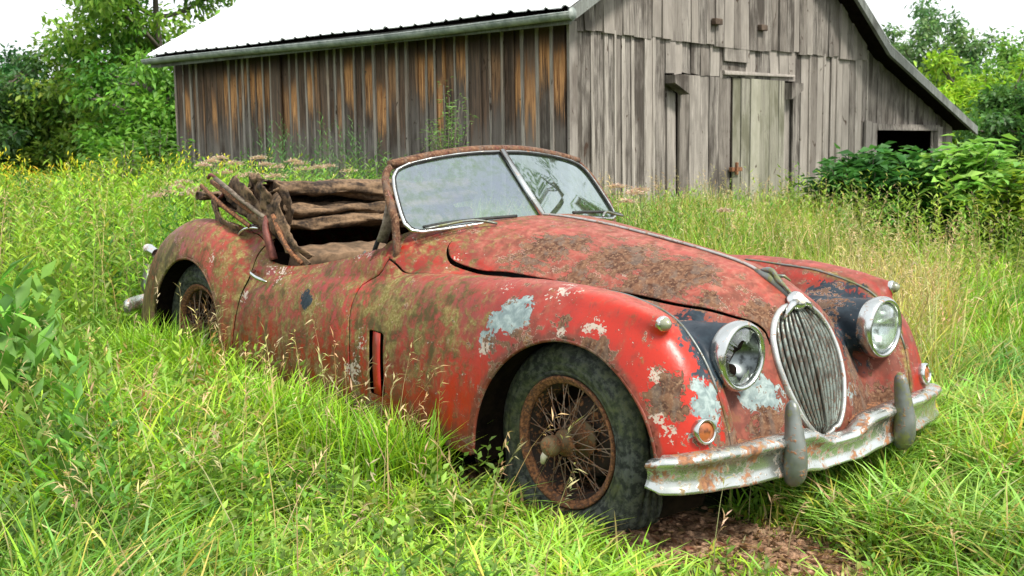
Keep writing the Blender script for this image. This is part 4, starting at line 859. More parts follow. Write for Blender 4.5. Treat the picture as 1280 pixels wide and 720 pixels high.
m = MB().box((3.02, -.10, 1.09), (3.26, -.052, 1.14)); m.box((3.08, -.13, 1.05), (3.12, -.10, 1.20)); m.obj('door_latch', M_RUST, barn, smooth=False, bevel=.004)
MB().box((3.075, -.02, ZB), (3.135, .012, 2.2)).obj('door_gap_shade', M_DARK, barn, smooth=False)  # solid near-black strip standing for shade between the leaves
# lean-to opening
jb = Boards(); jb.board([(6.72, -.04, ZB), (6.92, -.04, ZB), (6.92, -.04, 1.72), (6.72, -.04, 1.74)], (0, -1, 0), .03, rr=.95); jb.board([(6.93, -.035, ZB), (7.10, -.035, ZB), (7.10, -.035, 1.70), (6.93, -.035, 1.70)], (0, -1, 0), .03, rr=.9)
jb.obj('door_jamb', M_BATTEN, barn)
hd = Boards(); hd.board([(7.10, -.045, 1.60), (9.4, -.045, 1.60), (9.4, -.045, 1.69), (7.10, -.045, 1.69)], (0, -1, 0), .05, rr=.1); hd.board([(9.30, -.03, ZB), (9.46, -.03, ZB), (9.46, -.03, 1.66), (9.30, -.03, 1.66)], (0, -1, 0), .08, rr=.3); hd.obj('opening_frame', M_GABLE, barn)
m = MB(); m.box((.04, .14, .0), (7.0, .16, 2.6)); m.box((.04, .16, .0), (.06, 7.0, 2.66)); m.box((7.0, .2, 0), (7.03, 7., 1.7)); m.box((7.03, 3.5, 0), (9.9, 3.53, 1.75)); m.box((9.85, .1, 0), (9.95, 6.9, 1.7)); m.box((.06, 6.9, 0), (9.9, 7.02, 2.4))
m.obj('inner_lining', M_DARK, barn, smooth=False)  # near-black panels, interior shade put into their colour
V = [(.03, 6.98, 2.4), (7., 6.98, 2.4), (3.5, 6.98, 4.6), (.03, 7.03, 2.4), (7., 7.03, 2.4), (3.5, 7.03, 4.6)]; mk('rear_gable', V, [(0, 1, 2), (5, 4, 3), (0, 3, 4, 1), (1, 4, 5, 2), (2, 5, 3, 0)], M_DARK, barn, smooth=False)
# roof sheets with small ribs, ragged eave
def sheet(u0, z0, u1, z1, name):
    """ribbed sheet running from eave (u0,z0) to top (u1,z1) along v = -.36 .. 7.5"""
    vs = np.linspace(-.36, 7.10, 240); rib = np.where(np.abs(((vs+.2) % .23)-.115) < .018, .022, 0.); G = np.zeros((2, len(vs), 3))
    for k, (u, z) in enumerate(((u0, z0), (u1, z1))): G[k, :, 0] = u+(0 if k else -.01*np.sin(vs*3.1)-rib*.5); G[k, :, 1] = vs; G[k, :, 2] = z+rib+(0 if k else .008*np.sin(vs*2.3))
    return MB().grid(G).obj(name, M_ROOF, barn, smooth=False, solid=.01)
sheet(-.42, 2.735-.42*.0, 3.5, 2.72+.585*3.5+.07, 'roof_slope'); 
mk_ = sheet(3.5, 2.72+.585*3.5+.07, 6.84, 2.80, 'roof_slope'); sheet(10.25, 1.66, 6.80, 2.815, 'lean_to_roof')
# rafters / sheathing below, eave shade put into its near-black colour
def slab(u0, z0, u1, z1, v0, v1, th, name, mat):
    V = [(u0, v0, z0), (u1, v0, z1), (u1, v0, z1-th), (u0, v0, z0-th)]; V += [(x, v1, z) for x, _, z in V]
    F = [(0, 1, 2, 3), (7, 6, 5, 4), (0, 4, 5, 1), (1, 5, 6, 2), (2, 6, 7, 3), (3, 7, 4, 0)]
    n = len(V); return mk(name, V, F, mat, barn, smooth=False, attrs={'rnd': [.5]*n, 'rnd2': [.5]*n, 'org': [0]*n})
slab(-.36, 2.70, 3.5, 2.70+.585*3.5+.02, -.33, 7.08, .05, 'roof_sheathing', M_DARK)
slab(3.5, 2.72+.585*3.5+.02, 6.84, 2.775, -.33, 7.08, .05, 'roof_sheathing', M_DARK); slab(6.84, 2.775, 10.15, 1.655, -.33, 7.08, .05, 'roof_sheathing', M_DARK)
# bargeboards along the verge
slab(-.40, 2.725, 3.5, 2.725+.585*3.9-.17, -.385, -.335, .13, 'bargeboard', M_TRIMW); slab(3.5, 2.72+.585*3.5+.05, 6.80, 2.77, -.385, -.335, .13, 'bargeboard', M_TRIMW); slab(6.80, 2.77, 10.22, 1.66, -.385, -.335, .13, 'bargeboard', M_TRIMW)
# gutter: half round with a rolled lip along the eave, fascia behind
vs = np.linspace(-.42, 7.10, 30); th = np.linspace(math.pi, 2*math.pi, 9); sag = -.015*np.sin((vs-.4)*.8)
G = np.array([[(-.44+.062*math.cos(t), v, 2.665+sg+.055*math.sin(t)) for t in th] for v, sg in zip(vs, sag)])
gu = MB().grid(G).obj('gutter', M_GUTTER, barn, solid=.004)
MB().tube([(-.502, v, 2.668+sg) for v, sg in zip(vs, sag)], .009, 6).obj('gutter_lip', M_GUTTER, gu)
slab(-.37, 2.70, -.34, 2.70, -.33, 7.08, .12, 'fascia', M_TRIMW)
m = MB(); m.tube([(-.44, -.42, 2.665), (-.44, -.425, 2.665)], .062, 16); m.obj('gutter_end', M_GUTTER, gu)
cb = Boards(); cb.board([(-.045, -.03, ZB), (.08, -.03, ZB), (.08, -.03, 2.66), (-.045, -.03, 2.66)], (0, -1, 0), .03, rr=.8); cb.obj('corner_board', M_BATTEN, barn)
# ================================================================ GROUND
def gz(x, y):
    x = np.asarray(x, float); y = np.asarray(y, float)
    z = .163-.0517*(np.clip(x, -4.5, 3.)+.05)
    z = z-.0*y
    far = smooth01(np.hypot(x+1, y), 8, 16); z = z*(1-far)+.10*far
    z = z+.03*fbm(np.stack([x*.9, y*.9, 0*x], -1), 3)*smooth01(np.hypot(x, y+.6), .3, 1.5)
    z = z+.012*np.exp(-((x-.05)**2/.20+(y+.66)**2/.08))             # the wheel has sunk in
    return z
def gr_axis():
    a = np.concatenate([np.arange(-9, 6.01, .11), np.geomspace(6.4, 400, 34)]); return np.unique(np.r_[-np.geomspace(9.5, 400, 34), a])
ax = gr_axis(); X, Y = np.meshgrid(ax, ax, indexing='ij'); Z = gz(X, Y)
P = np.stack([X, Y, Z], -1).reshape(-1, 3); n = len(ax); i, j = np.meshgrid(np.arange(n-1), np.arange(n-1), indexing='ij'); b0 = (i*n+j).ravel()
def dirt(x, y):
    """bare soil in front of and beside the near front wheel"""
    q = fbm(np.stack([x*2.5, y*2.5, 0*x], -1), 3)*.28
    a = 1-np.sqrt(((x-.10)/.78)**2+((y+.60)/.25)**2)+q; b = 1-np.sqrt(((x+.35)/.45)**2+((y+.66)/.24)**2)+q; c = .9-np.sqrt(((x-.55)/.5)**2+((y+.40)/.35)**2)+q
    return np.clip(np.maximum(np.maximum(a, b), c)*1.6, 0, 1)
def ground_material():
    m = NT('meadow_soil'); c = m.coord(); n = m.noise(c, 6, 6, .65); n2 = m.noise(c, 40, 5, .65); d = m.attr('dirt')
    soil = m.mix(m.ramp(n2, .35, .66), (.11, .060, .034), (.42, .25, .145)); soil = m.mix(m.ramp(n, .5, .66), soil, (.48, .32, .20))
    g = m.mix(m.ramp(n, .38, .62), (.018, .030, .008), m.mix(m.ramp(n2, .4, .6), (.035, .055, .012), (.08, .07, .03)))  # dark under-grass tone puts shade between the blades into the colour
    return m.done(m.pbr(m.mix(m.ramp(m.math('ADD', d, m.math('MULTIPLY', m.math('SUBTRACT', n2, .5), .7)), .25, .5), g, soil), .95, 0, m.bump(m.math('ADD', n2, n), .9, .03), .2))
go = fastmesh('ground', P, np.stack([b0, b0+n, b0+n+1, b0+1], 1), ground_material(), nside=4, attrs={'dirt': dirt(P[:, 0], P[:, 1])}); tag(go, kind='structure')
# ================================================================ VEGETATION
def leaf_material(name='foliage', trans=.42, rough=.5, spec=.35):
    m = NT(name); col = m.attr('Col', 'Color'); c = m.coord(); n = m.noise(c, 60, 2, .5)
    col = m.mix(m.math('MULTIPLY', n, .25), col, m.mix(.5, col, (0, 0, 0)))
    p = m.pbr(col, rough, 0, None, spec); t = m.n('BsdfTranslucent', {'Color': m.mix(.30, col, m.mix(1., col, (1.0, 1.0, .35), 'MULTIPLY'))})
    return m.done(m.n('MixShader', {0: trans, 1: p, 2: t}))
M_LEAF = leaf_material(); M_GRASS = leaf_material('grass_blades', .34, .45, .4)
def bark_material():
    m = NT('bark'); c = m.coord(); n = m.noise(c, (14, 14, 3), 5, .6)
    return m.done(m.pbr(m.mix(n, (.05, .038, .028), (.17, .14, .11)), .95, 0, m.bump(n, .8, .02)))
M_BARK = bark_material()
def at(px, r):
    """ground point in the direction of picture column px at r metres"""
    R, U, F = BW.T; d = F+R*(px-640)/FOC; a = math.atan2(d[1], d[0]); return np.array([CP[0]+r*math.cos(a), CP[1]+r*math.sin(a)])
def blades(P, H, W, lean, col, tip, droop=.25, az=None, lev=(0., .38, .72, 1.)):
    n = len(P); az = rng.uniform(0, 2*np.pi, n) if az is None else az; D = np.stack([np.cos(az), np.sin(az), 0*az], 1); S = np.stack([-np.sin(az), np.cos(az), 0*az], 1)
    tw = rng.normal(0, .6, n); S = S*np.cos(tw)[:, None]+D*np.sin(tw)[:, None]
    V = np.zeros((n, 7, 3)); C = np.zeros((n, 7, 3)); k = 0; ww = (1., .85, .5, 0.)
    for l, t in enumerate(lev):
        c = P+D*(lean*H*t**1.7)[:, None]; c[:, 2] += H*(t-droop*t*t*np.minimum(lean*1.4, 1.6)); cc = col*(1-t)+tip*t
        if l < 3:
            V[:, k] = c-S*(W*ww[l]*.5)[:, None]; V[:, k+1] = c+S*(W*ww[l]*.5)[:, None]; C[:, k] = C[:, k+1] = cc; k += 2
        else: V[:, 6] = c; C[:, 6] = cc
    T = np.array([(0, 1, 3), (0, 3, 2), (2, 3, 5), (2, 5, 4), (4, 5, 6)]); Q = (np.arange(n)[:, None, None]*7+T).reshape(-1, 3)
    return V.reshape(-1, 3), Q, C.reshape(-1, 3)
def leaves(B, D, L, W, col, fold=.25, droop=.35, tipc=1.12):
    n = len(B); D = D/np.maximum(np.linalg.norm(D, axis=1, keepdims=True), 1e-6); up = np.array([0, 0, 1.])+rng.normal(0, .35, (n, 3)); S = np.cross(D, up); S /= np.maximum(np.linalg.norm(S, axis=1, keepdims=True), 1e-6); N = np.cross(S, D)
    L = np.broadcast_to(L, n)[:, None]; W = np.broadcast_to(W, n)[:, None]; V = np.zeros((n, 5, 3))
    m = B+D*L*.42; V[:, 0] = B; V[:, 1] = m-S*W*.5; V[:, 2] = m+S*W*.5; V[:, 3] = B+D*L-N*L*droop*np.abs(rng.normal(.7, .3, (n, 1))); V[:, 4] = m-N*W*fold
    V[:, 3, 2] -= 0
    T = np.array([(0, 1, 4), (0, 4, 2), (1, 3, 4), (4, 3, 2)]); Q = (np.arange(n)[:, None, None]*5+T).reshape(-1, 3)
    C = np.repeat(col[:, None], 5, 1); C[:, 3] *= tipc
    return V.reshape(-1, 3), Q, C.reshape(-1, 3)
def fan(px0, px1, r0, r1, n): a = at(px0, 1)-CP[:2]; b = at(px1, 1)-CP[:2]; r = np.sqrt(rng.uniform(r0**2, r1**2, n)); t = rng.random(n); a0, a1 = math.atan2(a[1], a[0]), math.atan2(b[1], b[0]); g = a0+(a1-a0)*t; return CP[0]+r*np.cos(g), CP[1]+r*np.sin(g)
class Acc:
    def __init__(s): s.V = []; s.Q = []; s.C = []; s.n = 0
    def add(s, vqc): V, Q, C = vqc; s.V.append(V); s.Q.append(Q+s.n); s.C.append(C); s.n += len(V)
    def obj(s, name, mat, parent=None): return fastmesh(name, np.concatenate(s.V), np.concatenate(s.Q), mat, parent, cols={'Col': np.clip(np.concatenate(s.C), .002, 1)})
def mixc(a, b, t): a = np.array(a); b = np.array(b); return a+(b-a)*np.asarray(t)[:, None]
def jit(c, s=.18, hue=.10):
    n = len(c); return np.clip(c*np.exp(rng.normal(0, s, (n, 1)))*np.exp(rng.normal(0, hue, (n, 3))), .003, .95)
LIME = (.33, .56, .025); GRN = (.075, .20, .018); DEEP = (.030, .085, .014); STRAW = (.50, .40, .19); YEL = (.46, .46, .06); BLUEG = (.09, .20, .06); RUSTY = (.33, .14, .04)
def polar(n, r0, r1, a0=-37, a1=37, power=1.):
    """random points in a fan before the camera; power 2 = even per area, 1 = thinning with distance"""
    u = rng.random(n); r = (r0**power+(r1**power-r0**power)*u)**(1/power); a = YAW+np.radians(rng.uniform(a0, a1, n)); return CP[0]+r*np.cos(a), CP[1]+r*np.sin(a), r
def carmask(x, y, pad=.0):
    """True where the car's body covers the ground"""
    u = x-.05; inside = (u < .43+pad-.18*(y > -.25)) & (u > -3.5-pad) & (np.abs(y-.02) < .74+pad)
    return inside
def barnmask(x, y):
    c, s = math.cos(math.radians(96.39)), math.sin(math.radians(96.39)); dx = x+5.8358; dy = y-5.1156; u = dx*c+dy*s; v = -dx*s+dy*c
    return (u > -.06) & (u < 10.) & (v > -.08) & (v < 7.1), u, v
def colour_field(x, y): return np.clip(.5+.55*fbm(np.stack([x*.9, y*.9, 0*x+3], -1), 3), 0, 1), np.clip(.5+.6*fbm(np.stack([x*2.6, y*2.6, 0*x+9], -1), 2), 0, 1)
A_ = Acc()
def short(x, y): return smooth01(1.6-np.hypot((x-.7)/1.3, (y+1.05)/.80), .0, .7)
def sow(n, r0, r1, H, W, power=1., keep=None, cols=None, lean=(.25, .9), a0=-37, a1=37, straw=.06, tuft=1, tr=.03):
    n = int(n*1.15); m = n//tuft; x, y, r = polar(m, r0, r1, a0, a1, power); x = np.repeat(x, tuft)+rng.normal(0, tr, m*tuft); y = np.repeat(y, tuft)+rng.normal(0, tr, m*tuft)
    ok = ~carmask(x, y)&~barnmask(x, y)[0]
    if keep is not None: ok &= rng.random(len(x)) < keep(x, y)
    x, y = x[ok], y[ok]; k = len(x); f, f2 = colour_field(x, y); h = rng.uniform(*H, k)*(.65+.6*f2); dd = dirt(x, y); h *= 1-.75*dd; h *= 1-.45*short(x, y)
    w = rng.uniform(*W, k); c = mixc(GRN, LIME, np.clip(f*1.1+rng.normal(0, .25, k), 0, 1)) if cols is None else cols(x, y, f, f2); c = jit(c)
    st = rng.random(k) < straw*(1+2.5*f2+3*dd); c[st] = jit(mixc(STRAW, YEL, rng.random(st.sum())), .2)
    tipc = np.clip(c*1.25+np.array([.03, .02, 0]), 0, .9); P = np.stack([x, y, gz(x, y)-.01], 1)
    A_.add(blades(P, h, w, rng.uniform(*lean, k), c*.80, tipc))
leftness = lambda x, y: smooth01(-(x-.2)*.6-(y+2.6)*.6, -.6, 1.2)
# short dense undergrowth everywhere, then longer arching blades
near = lambda x, y: (1-.93*dirt(x, y))
nside = lambda x, y: (1-.93*dirt(x, y))*np.where((y > .75), .5, 1.)
sow(115000, 2.2, 8.0, (.05, .14), (.005, .011), 1.2, near, cols=lambda x, y, f, f2: mixc((.045, .13, .014), (.22, .38, .025), f*.8+.2*f2), lean=(.3, 1.3), tuft=5)  # low layer coloured darker to paint shaded gaps in the grass
sow(45000, 2.2, 7.0, (.11, .28), (.006, .012), 1.2, near, lean=(.3, 1.1), tuft=6)
sow(9000, 2.4, 5.6, (.26, .46), (.007, .014), 1.3, lambda x, y: near(x, y)*(.10+.9*leftness(x, y)), lean=(.4, 1.2), tuft=5, a0=-8)
sow(26000, 2.6, 6.5, (.15, .34), (.008, .017), 1.2, near, cols=lambda x, y, f, f2: mixc((.13, .32, .06), (.38, .60, .08), f), lean=(.6, 1.6), tuft=14, tr=.022)
sow(30000, 2.4, 7.5, (.04, .13), (.004, .009), 1.2, lambda x, y: (1-.6*dirt(x, y))*(.35+.65*colour_field(x+7, y)[1]), cols=lambda x, y, f, f2: mixc((.24, .16, .08), (.50, .46, .14), f), lean=(1.2, 2.6), tuft=5, tr=.03)
sow(60000, 7.0, 20., (.12, .34), (.010, .020), 1.1, lean=(.3, 1.1), tuft=5, tr=.06)
sow(26000, 7., 12., (.06, .20), (.008, .014), 1.3, lambda x, y: smooth01(x, -2.2, -.8), cols=lambda x, y, f, f2: mixc((.13, .38, .02), (.33, .58, .03), f), a0=-31, a1=-14, tuft=6, tr=.05)
sow(26000, 12., 60., (.15, .40), (.02, .05), 1., lean=(.3, 1.), tuft=4, tr=.15)
# tall grass on the far side of the car and before the gable
sow(42000, 7.6, 13.5, (.25, .62), (.006, .012), 1.3, lambda x, y: smooth01(y, 1.0, 1.8)*(.35+.65*smooth01(-x, -1., 1.5)), cols=lambda x, y, f, f2: mixc(GRN, (.36, .50, .05), f), lean=(.15, .7), a0=-15.5, a1=10, straw=.09, tuft=8, tr=.07)
# longer growth against the sill and the wheels
m_ = 5200; x = np.repeat(rng.uniform(-3.7, -.45, m_//8), 8)+rng.normal(0, .03, m_); y = np.repeat(-.80-np.abs(rng.normal(0, .16, m_//8)), 8)+rng.normal(0, .02, m_); f, f2 = colour_field(x, y); c = jit(mixc(GRN, LIME, np.clip(f+rng.normal(0, .2, m_), 0, 1))); A_.add(blades(np.stack([x, y, gz(x, y)], 1), rng.uniform(.16, .36, m_)*(.6+.6*f2), rng.uniform(.006, .012, m_), rng.uniform(.2, .9, m_), c*.8, np.clip(c*1.2, 0, .9)))
# leafless dry stalks and seed heads
def stalks(n, reg, H, col=STRAW):
    x, y = reg(n); ok = ~carmask(x, y, .05)&~barnmask(x, y)[0]; x, y = x[ok], y[ok]; k = len(x); h = rng.uniform(*H, k); P = np.stack([x, y, gz(x, y)], 1); az = rng.uniform(0, 6.28, k); ln = rng.uniform(.05, .5, k)
    c = jit(np.tile(col, (k, 1)), .2); A_.add(blades(P, h, np.full(k, .0042), ln, c*.8, c, .15, az))
    D = np.stack([np.cos(az), np.sin(az), 0*az], 1); tipp = P+D*(ln*h)[:, None]; tipp[:, 2] += h*(1-.15*np.minimum(ln*1.4, 1.6))
    for q in range(7):
        b = tipp-np.array([0, 0, 1.])*(h*.025*q)[:, None]-D*(ln*h*.04*q)[:, None]; d = D*.6+rng.normal(0, .45, (k, 3))+np.array([0, 0, .6]); A_.add(leaves(b, d, rng.uniform(.02, .05, k), .006, c*1.05))
stalks(600, lambda n: polar(n, 8, 12.5, -17, -1, 1.5)[:2], (.35, .82)); stalks(260, lambda n: polar(n, 6.8, 10, -24, -8, 1.5)[:2], (.4, .8)); stalks(650, lambda n: polar(n, 6.5, 12, 8, 27, 1.5)[:2], (.5, .95)); stalks(230, lambda n: polar(n, 3, 5.6, -2, 26, 1.5)[:2], (.25, .55)); stalks(70, lambda n: polar(n, 3., 6, -26, 0, 1.5)[:2], (.15, .40))
stalks(330, lambda n: fan(1050, 1195, 5.5, 8.2, n), (.32, .72))
sow(1100, 5.4, 8.0, (.35, .62), (.006, .011), 1.3, lambda x, y: 1., cols=lambda x, y, f, f2: mixc((.28, .42, .04), STRAW, f), lean=(.2, .8), a0=-20.5, a1=-15.5, straw=.2, tuft=8, tr=.06)
grass = A_.obj('grass', M_GRASS); tag(grass, kind='stuff', label='long bright green and straw coloured grass over the whole meadow', cat='grass')
# ---- broadleaf weeds
W_ = Acc()
def weeds(x, y, H, nl, L, Wd, col, spread=.7, top=None, up=.35, base=.1, col2=None, stem=.004, thick=1.0):
    ok = ~carmask(x, y, .04)&~barnmask(x, y)[0]; x, y = x[ok], y[ok]; k = len(x)
    if not k: return
    h = rng.uniform(*H, k); ln = rng.normal(0, .12, (k, 2)); P = np.stack([x, y, gz(x, y)], 1); f, f2 = colour_field(x*1.4+5, y*1.4); c0 = jit(mixc(col, col2 if col2 is not None else col, np.clip(f*1.6-.3+rng.normal(0, .22, k), 0, 1)), .22); h = h*(.78+.32*f2)
    az = np.arctan2(ln[:, 1], ln[:, 0]); W_.add(blades(P, h, np.full(k, stem), np.hypot(*ln.T), jit(np.tile((.10, .13, .04), (k, 1))), c0, .1, az))
    for q in range(nl):
        t = base+(1-base)*(q+rng.random(k))/nl; b = P+np.stack([ln[:, 0]*h*t**1.7, ln[:, 1]*h*t**1.7, h*t], 1); a = q*2.4+rng.uniform(0, .9, k); d = np.stack([np.cos(a)*spread, np.sin(a)*spread, up+.5*t+rng.normal(0, .15, k)], 1)
        s = (1.15-.55*t)*thick; cc = c0*np.exp(rng.normal(0, .12, (k, 1))); 
        if top is not None: u = smooth01(t, .88, .97)[:, None]; cc = cc*(1-u)+np.array(top)*u
        W_.add(leaves(b, d, L*s*rng.uniform(.7, 1.25, k), Wd*s, cc))
# foreground left: leafy weeds
weeds(*fan(-90, 130, 3.3, 6.2, 260), (.20, .46), 13, .075, .026, (.10, .22, .03), col2=(.22, .36, .05)); weeds(*fan(110, 330, 3.3, 5.2, 130), (.14, .32), 12, .07, .026, (.14, .30, .04), col2=(.30, .48, .06)); weeds(*fan(-90, 620, 3.0, 5.2, 420), (.10, .24), 9, .06, .026, (.12, .24, .035), col2=(.24, .38, .06))
weeds(*fan(-60, 130, 3.6, 5.6, 34), (.35, .60), 11, .12, .035, (.12, .27, .04), col2=(.20, .36, .05), up=.6); weeds(*fan(300, 1350, 3.0, 5.5, 330), (.05, .13), 7, .045, .022, (.11, .22, .03), col2=(.20, .32, .05))
weeds(*fan(-60, 60, 4.6, 5.4, 26), (.45, .70), 9, .17, .06, (.14, .33, .05), up=.5, thick=1.2); weeds(*fan(100, 300, 3.8, 5.4, 26), (.22, .40), 12, .05, .018, RUSTY, col2=(.30, .22, .05))
# meadow left of and behind the car
weeds(*fan(-420, 470, 6.6, 9.5, 1200), (.45, .90), 22, .085, .022, (.05, .16, .025), col2=(.32, .52, .05)); weeds(*fan(-480, 330, 9.0, 15, 2300), (.55, .88), 24, .12, .026, (.045, .14, .02), col2=(.34, .54, .04))
weeds(*fan(-160, 340, 10.5, 17, 460), (.78, 1.0), 28, .10, .020, (.26, .46, .03), top=(.74, .66, .03)); weeds(*fan(-160, 70, 9, 12, 110), (.75, .95), 26, .09, .02, (.22, .30, .03), top=(.72, .47, .02)); weeds(*fan(-480, 330, 16, 34, 1900), (.6, .95), 18, .20, .05, (.12, .22, .03), col2=(.28, .40, .05))
weeds(*fan(220, 520, 9.8, 13.3, 760), (.55, .92), 22, .10, .028, (.12, .24, .05), col2=(.26, .40, .08)); weeds(*fan(330, 470, 11.5, 12.8, 70), (.95, 1.30), 34, .10, .014, (.10, .22, .06), spread=.5)
# behind the bonnet, before the gable
weeds(*fan(740, 960, 8.2, 12.0, 520), (.32, .60), 20, .085, .022, (.13, .27, .04), col2=(.27, .42, .06)); weeds(*fan(960, 1350, 10., 13.5, 420), (.4, .8), 18, .09, .026, (.12, .25, .04), col2=(.28, .40, .05))
weeds(*fan(1120, 1400, 12, 20, 500), (.6, 1.0), 20, .11, .03, (.16, .30, .04), col2=(.32, .44, .07)); weeds(*fan(1060, 1200, 7.0, 9, 90), (.3, .65), 14, .06, .02, (.20, .28, .05), col2=(.42, .38, .12))
wd = W_.obj('meadow_weeds', M_LEAF); tag(wd, kind='stuff', label='dense leafy weeds and goldenrod filling the meadow around the car', cat='weeds')
# ---- trees and shrubs
def branchy(mb, p, d, L, r, depth, ends, spread=.7):
    n = 5; P = [np.array(p, float)]; d = np.array(d, float)/np.linalg.norm(d)
    for k in range(n): d = d+rng.normal(0, .10, 3)+np.array([0, 0, .03]); d /= np.linalg.norm(d); P.append(P[-1]+d*L/n)
    mb.tube(P, np.linspace(r, r*.55, n+1), 6 if depth < 2 else 4)
    ends.append(P[-1])
    if depth <= 0: return
    for k in range(rng.integers(3, 5)):
        q = P[rng.integers(2, n+1)]; a = rng.uniform(0, 6.28); e = d+spread*np.array([math.cos(a), math.sin(a), rng.uniform(-.1, .5)]); branchy(mb, q, e, L*rng.uniform(.55, .8), r*.5, depth-1, ends, spread)
def tree(name, label, cat, xy, H, R, cols, nleaf, leaf, base=.25, trunk=.16, group=None, squash=1., sparse=.5, nclump=60, lobes=None, rise=.6):
    z = float(gz(*xy)); e = empty(name, label, cat, (xy[0], xy[1], z-.05), group=group); mb = MB(); ends = []
    tp = [np.array([0, 0, 0.])]
    for k in range(8): tp.append(tp[-1]+np.array([rng.normal(0, .03)*H*.2, rng.normal(0, .03)*H*.2, H*.80/8]))
    mb.tube(tp, np.linspace(trunk, trunk*.22, 9), 9)
    for k in range(10):
        q = tp[min(8, 2+k*6//9)]; a = k*2.4+rng.uniform(-.4, .4); branchy(mb, q, (math.cos(a), math.sin(a), rng.uniform(.2, .9)), R*rng.uniform(.5, .85), trunk*.35, 1, ends)
    mb.obj('trunk', M_BARK, e)
    cz = H*(base+(1-base)/2); rz = H*(1-base)/2; cl = []
    while len(cl) < nclump:
        v = rng.normal(0, 1, 3); v /= np.linalg.norm(v); f = rng.uniform(.45, 1.)**.6; taper = 1-.45*max(v[2], 0)**1.5; c = np.array([v[0]*R*f*taper, v[1]*R*f*taper*squash, cz+v[2]*rz*f]); cl.append(c)
    cl += [q for q in ends if q[2] > H*base*.7]; cl = np.array(cl); k = len(cl); cr = R*rng.uniform(.16, .34, k); tone = np.clip(.5+.35*rng.normal(0, 1, k), 0, 1)
    w = cr**2; w /= w.sum(); idx = rng.choice(k, nleaf, p=w); d = rng.normal(0, 1, (nleaf, 3)); d /= np.linalg.norm(d, axis=1, keepdims=True); rad = cr[idx]*rng.random(nleaf)**.45*(1+.25*rng.normal(0, 1, nleaf))
    B = cl[idx]+d*rad[:, None]*np.array([1, 1, .75]); B[:, 2] = np.maximum(B[:, 2], H*.02+.1*rng.random(nleaf)); D = d*.6+rng.normal(0, .5, (nleaf, 3))+np.array([0, 0, -.25]); c = jit(mixc(cols[0], cols[1], np.clip(tone[idx]+rng.normal(0, .18, nleaf), 0, 1)), .14, .07)
    A = Acc(); A.add(leaves(B, D, leaf*rng.uniform(.6, 1.3, nleaf), leaf*.55, c)); A.obj('crown', M_LEAF, e); return e
def T_(px, r): return at(px, r)
tree('dark_tree', 'dark green rounded tree at the far left edge of the meadow', 'tree', T_(38, 40), 4.1, 1.7, ((.025, .10, .025), (.07, .21, .055)), 15000, .22, .05, group='trees beyond the meadow')
tree('leafy_tree', 'tall loose light green tree left of the barn roof', 'tree', T_(212, 27), 7.2, 1.95, ((.07, .20, .02), (.26, .44, .05)), 16000, .17, .10, group='trees beyond the meadow', nclump=75)
tree('leafy_tree', 'low olive green tree between the dark tree and the barn', 'tree', T_(112, 30), 3.0, 1.7, ((.09, .20, .025), (.28, .40, .05)), 12000, .17, .06, group='trees beyond the meadow')
tree('leafy_tree', 'bushy green tree touching the left corner of the barn', 'tree', T_(205, 20.5), 3.0, 1.2, ((.06, .19, .02), (.17, .37, .04)), 11000, .13, .04, group='trees beyond the meadow')
tree('small_tree', 'small dark tree low at the left edge of the picture', 'tree', T_(-20, 30), 2.4, 1.5, ((.03, .09, .02), (.08, .17, .04)), 8000, .17, .03, group='trees beyond the meadow')
tree('slender_tree', 'tall pale green tree standing highest right of the barn roof', 'tree', T_(1158, 46), 6.2, 1.7, ((.10, .22, .07), (.24, .38, .14)), 7500, .22, .30, group='trees right of the barn', nclump=40)
tree('slender_tree', 'thin pale tree just beside the sloping barn roof edge', 'tree', T_(1104, 50), 6.2, 1.3, ((.11, .22, .08), (.24, .38, .14)), 3500, .22, .45, group='trees right of the barn', nclump=26)
tree('leafy_tree', 'yellow green tree beyond the barn eave', 'tree', T_(1212, 34), 3.1, 1.4, ((.20, .38, .025), (.42, .62, .05)), 10000, .18, .08, group='trees right of the barn')
tree('leafy_tree', 'mid green broad tree at the right edge of the picture', 'tree', T_(1266, 38), 3.7, 1.8, ((.10, .26, .04), (.26, .46, .07)), 12000, .20, .10, group='trees right of the barn')
tree('dark_tree', 'dark green tree low at the right behind the leafy shrub', 'tree', T_(1275, 26), 2.4, 1.2, ((.035, .11, .025), (.11, .24, .05)), 12000, .15, .02, group='trees right of the barn')
tree('tall_tree', 'tall open crowned tree outside the frame, seen reflected in the windscreen', 'tree', np.array([-2.3, 12.7]), 11.8, 2.6, ((.05, .13, .02), (.13, .26, .05)), 3000, .17, .50, .20, nclump=26)
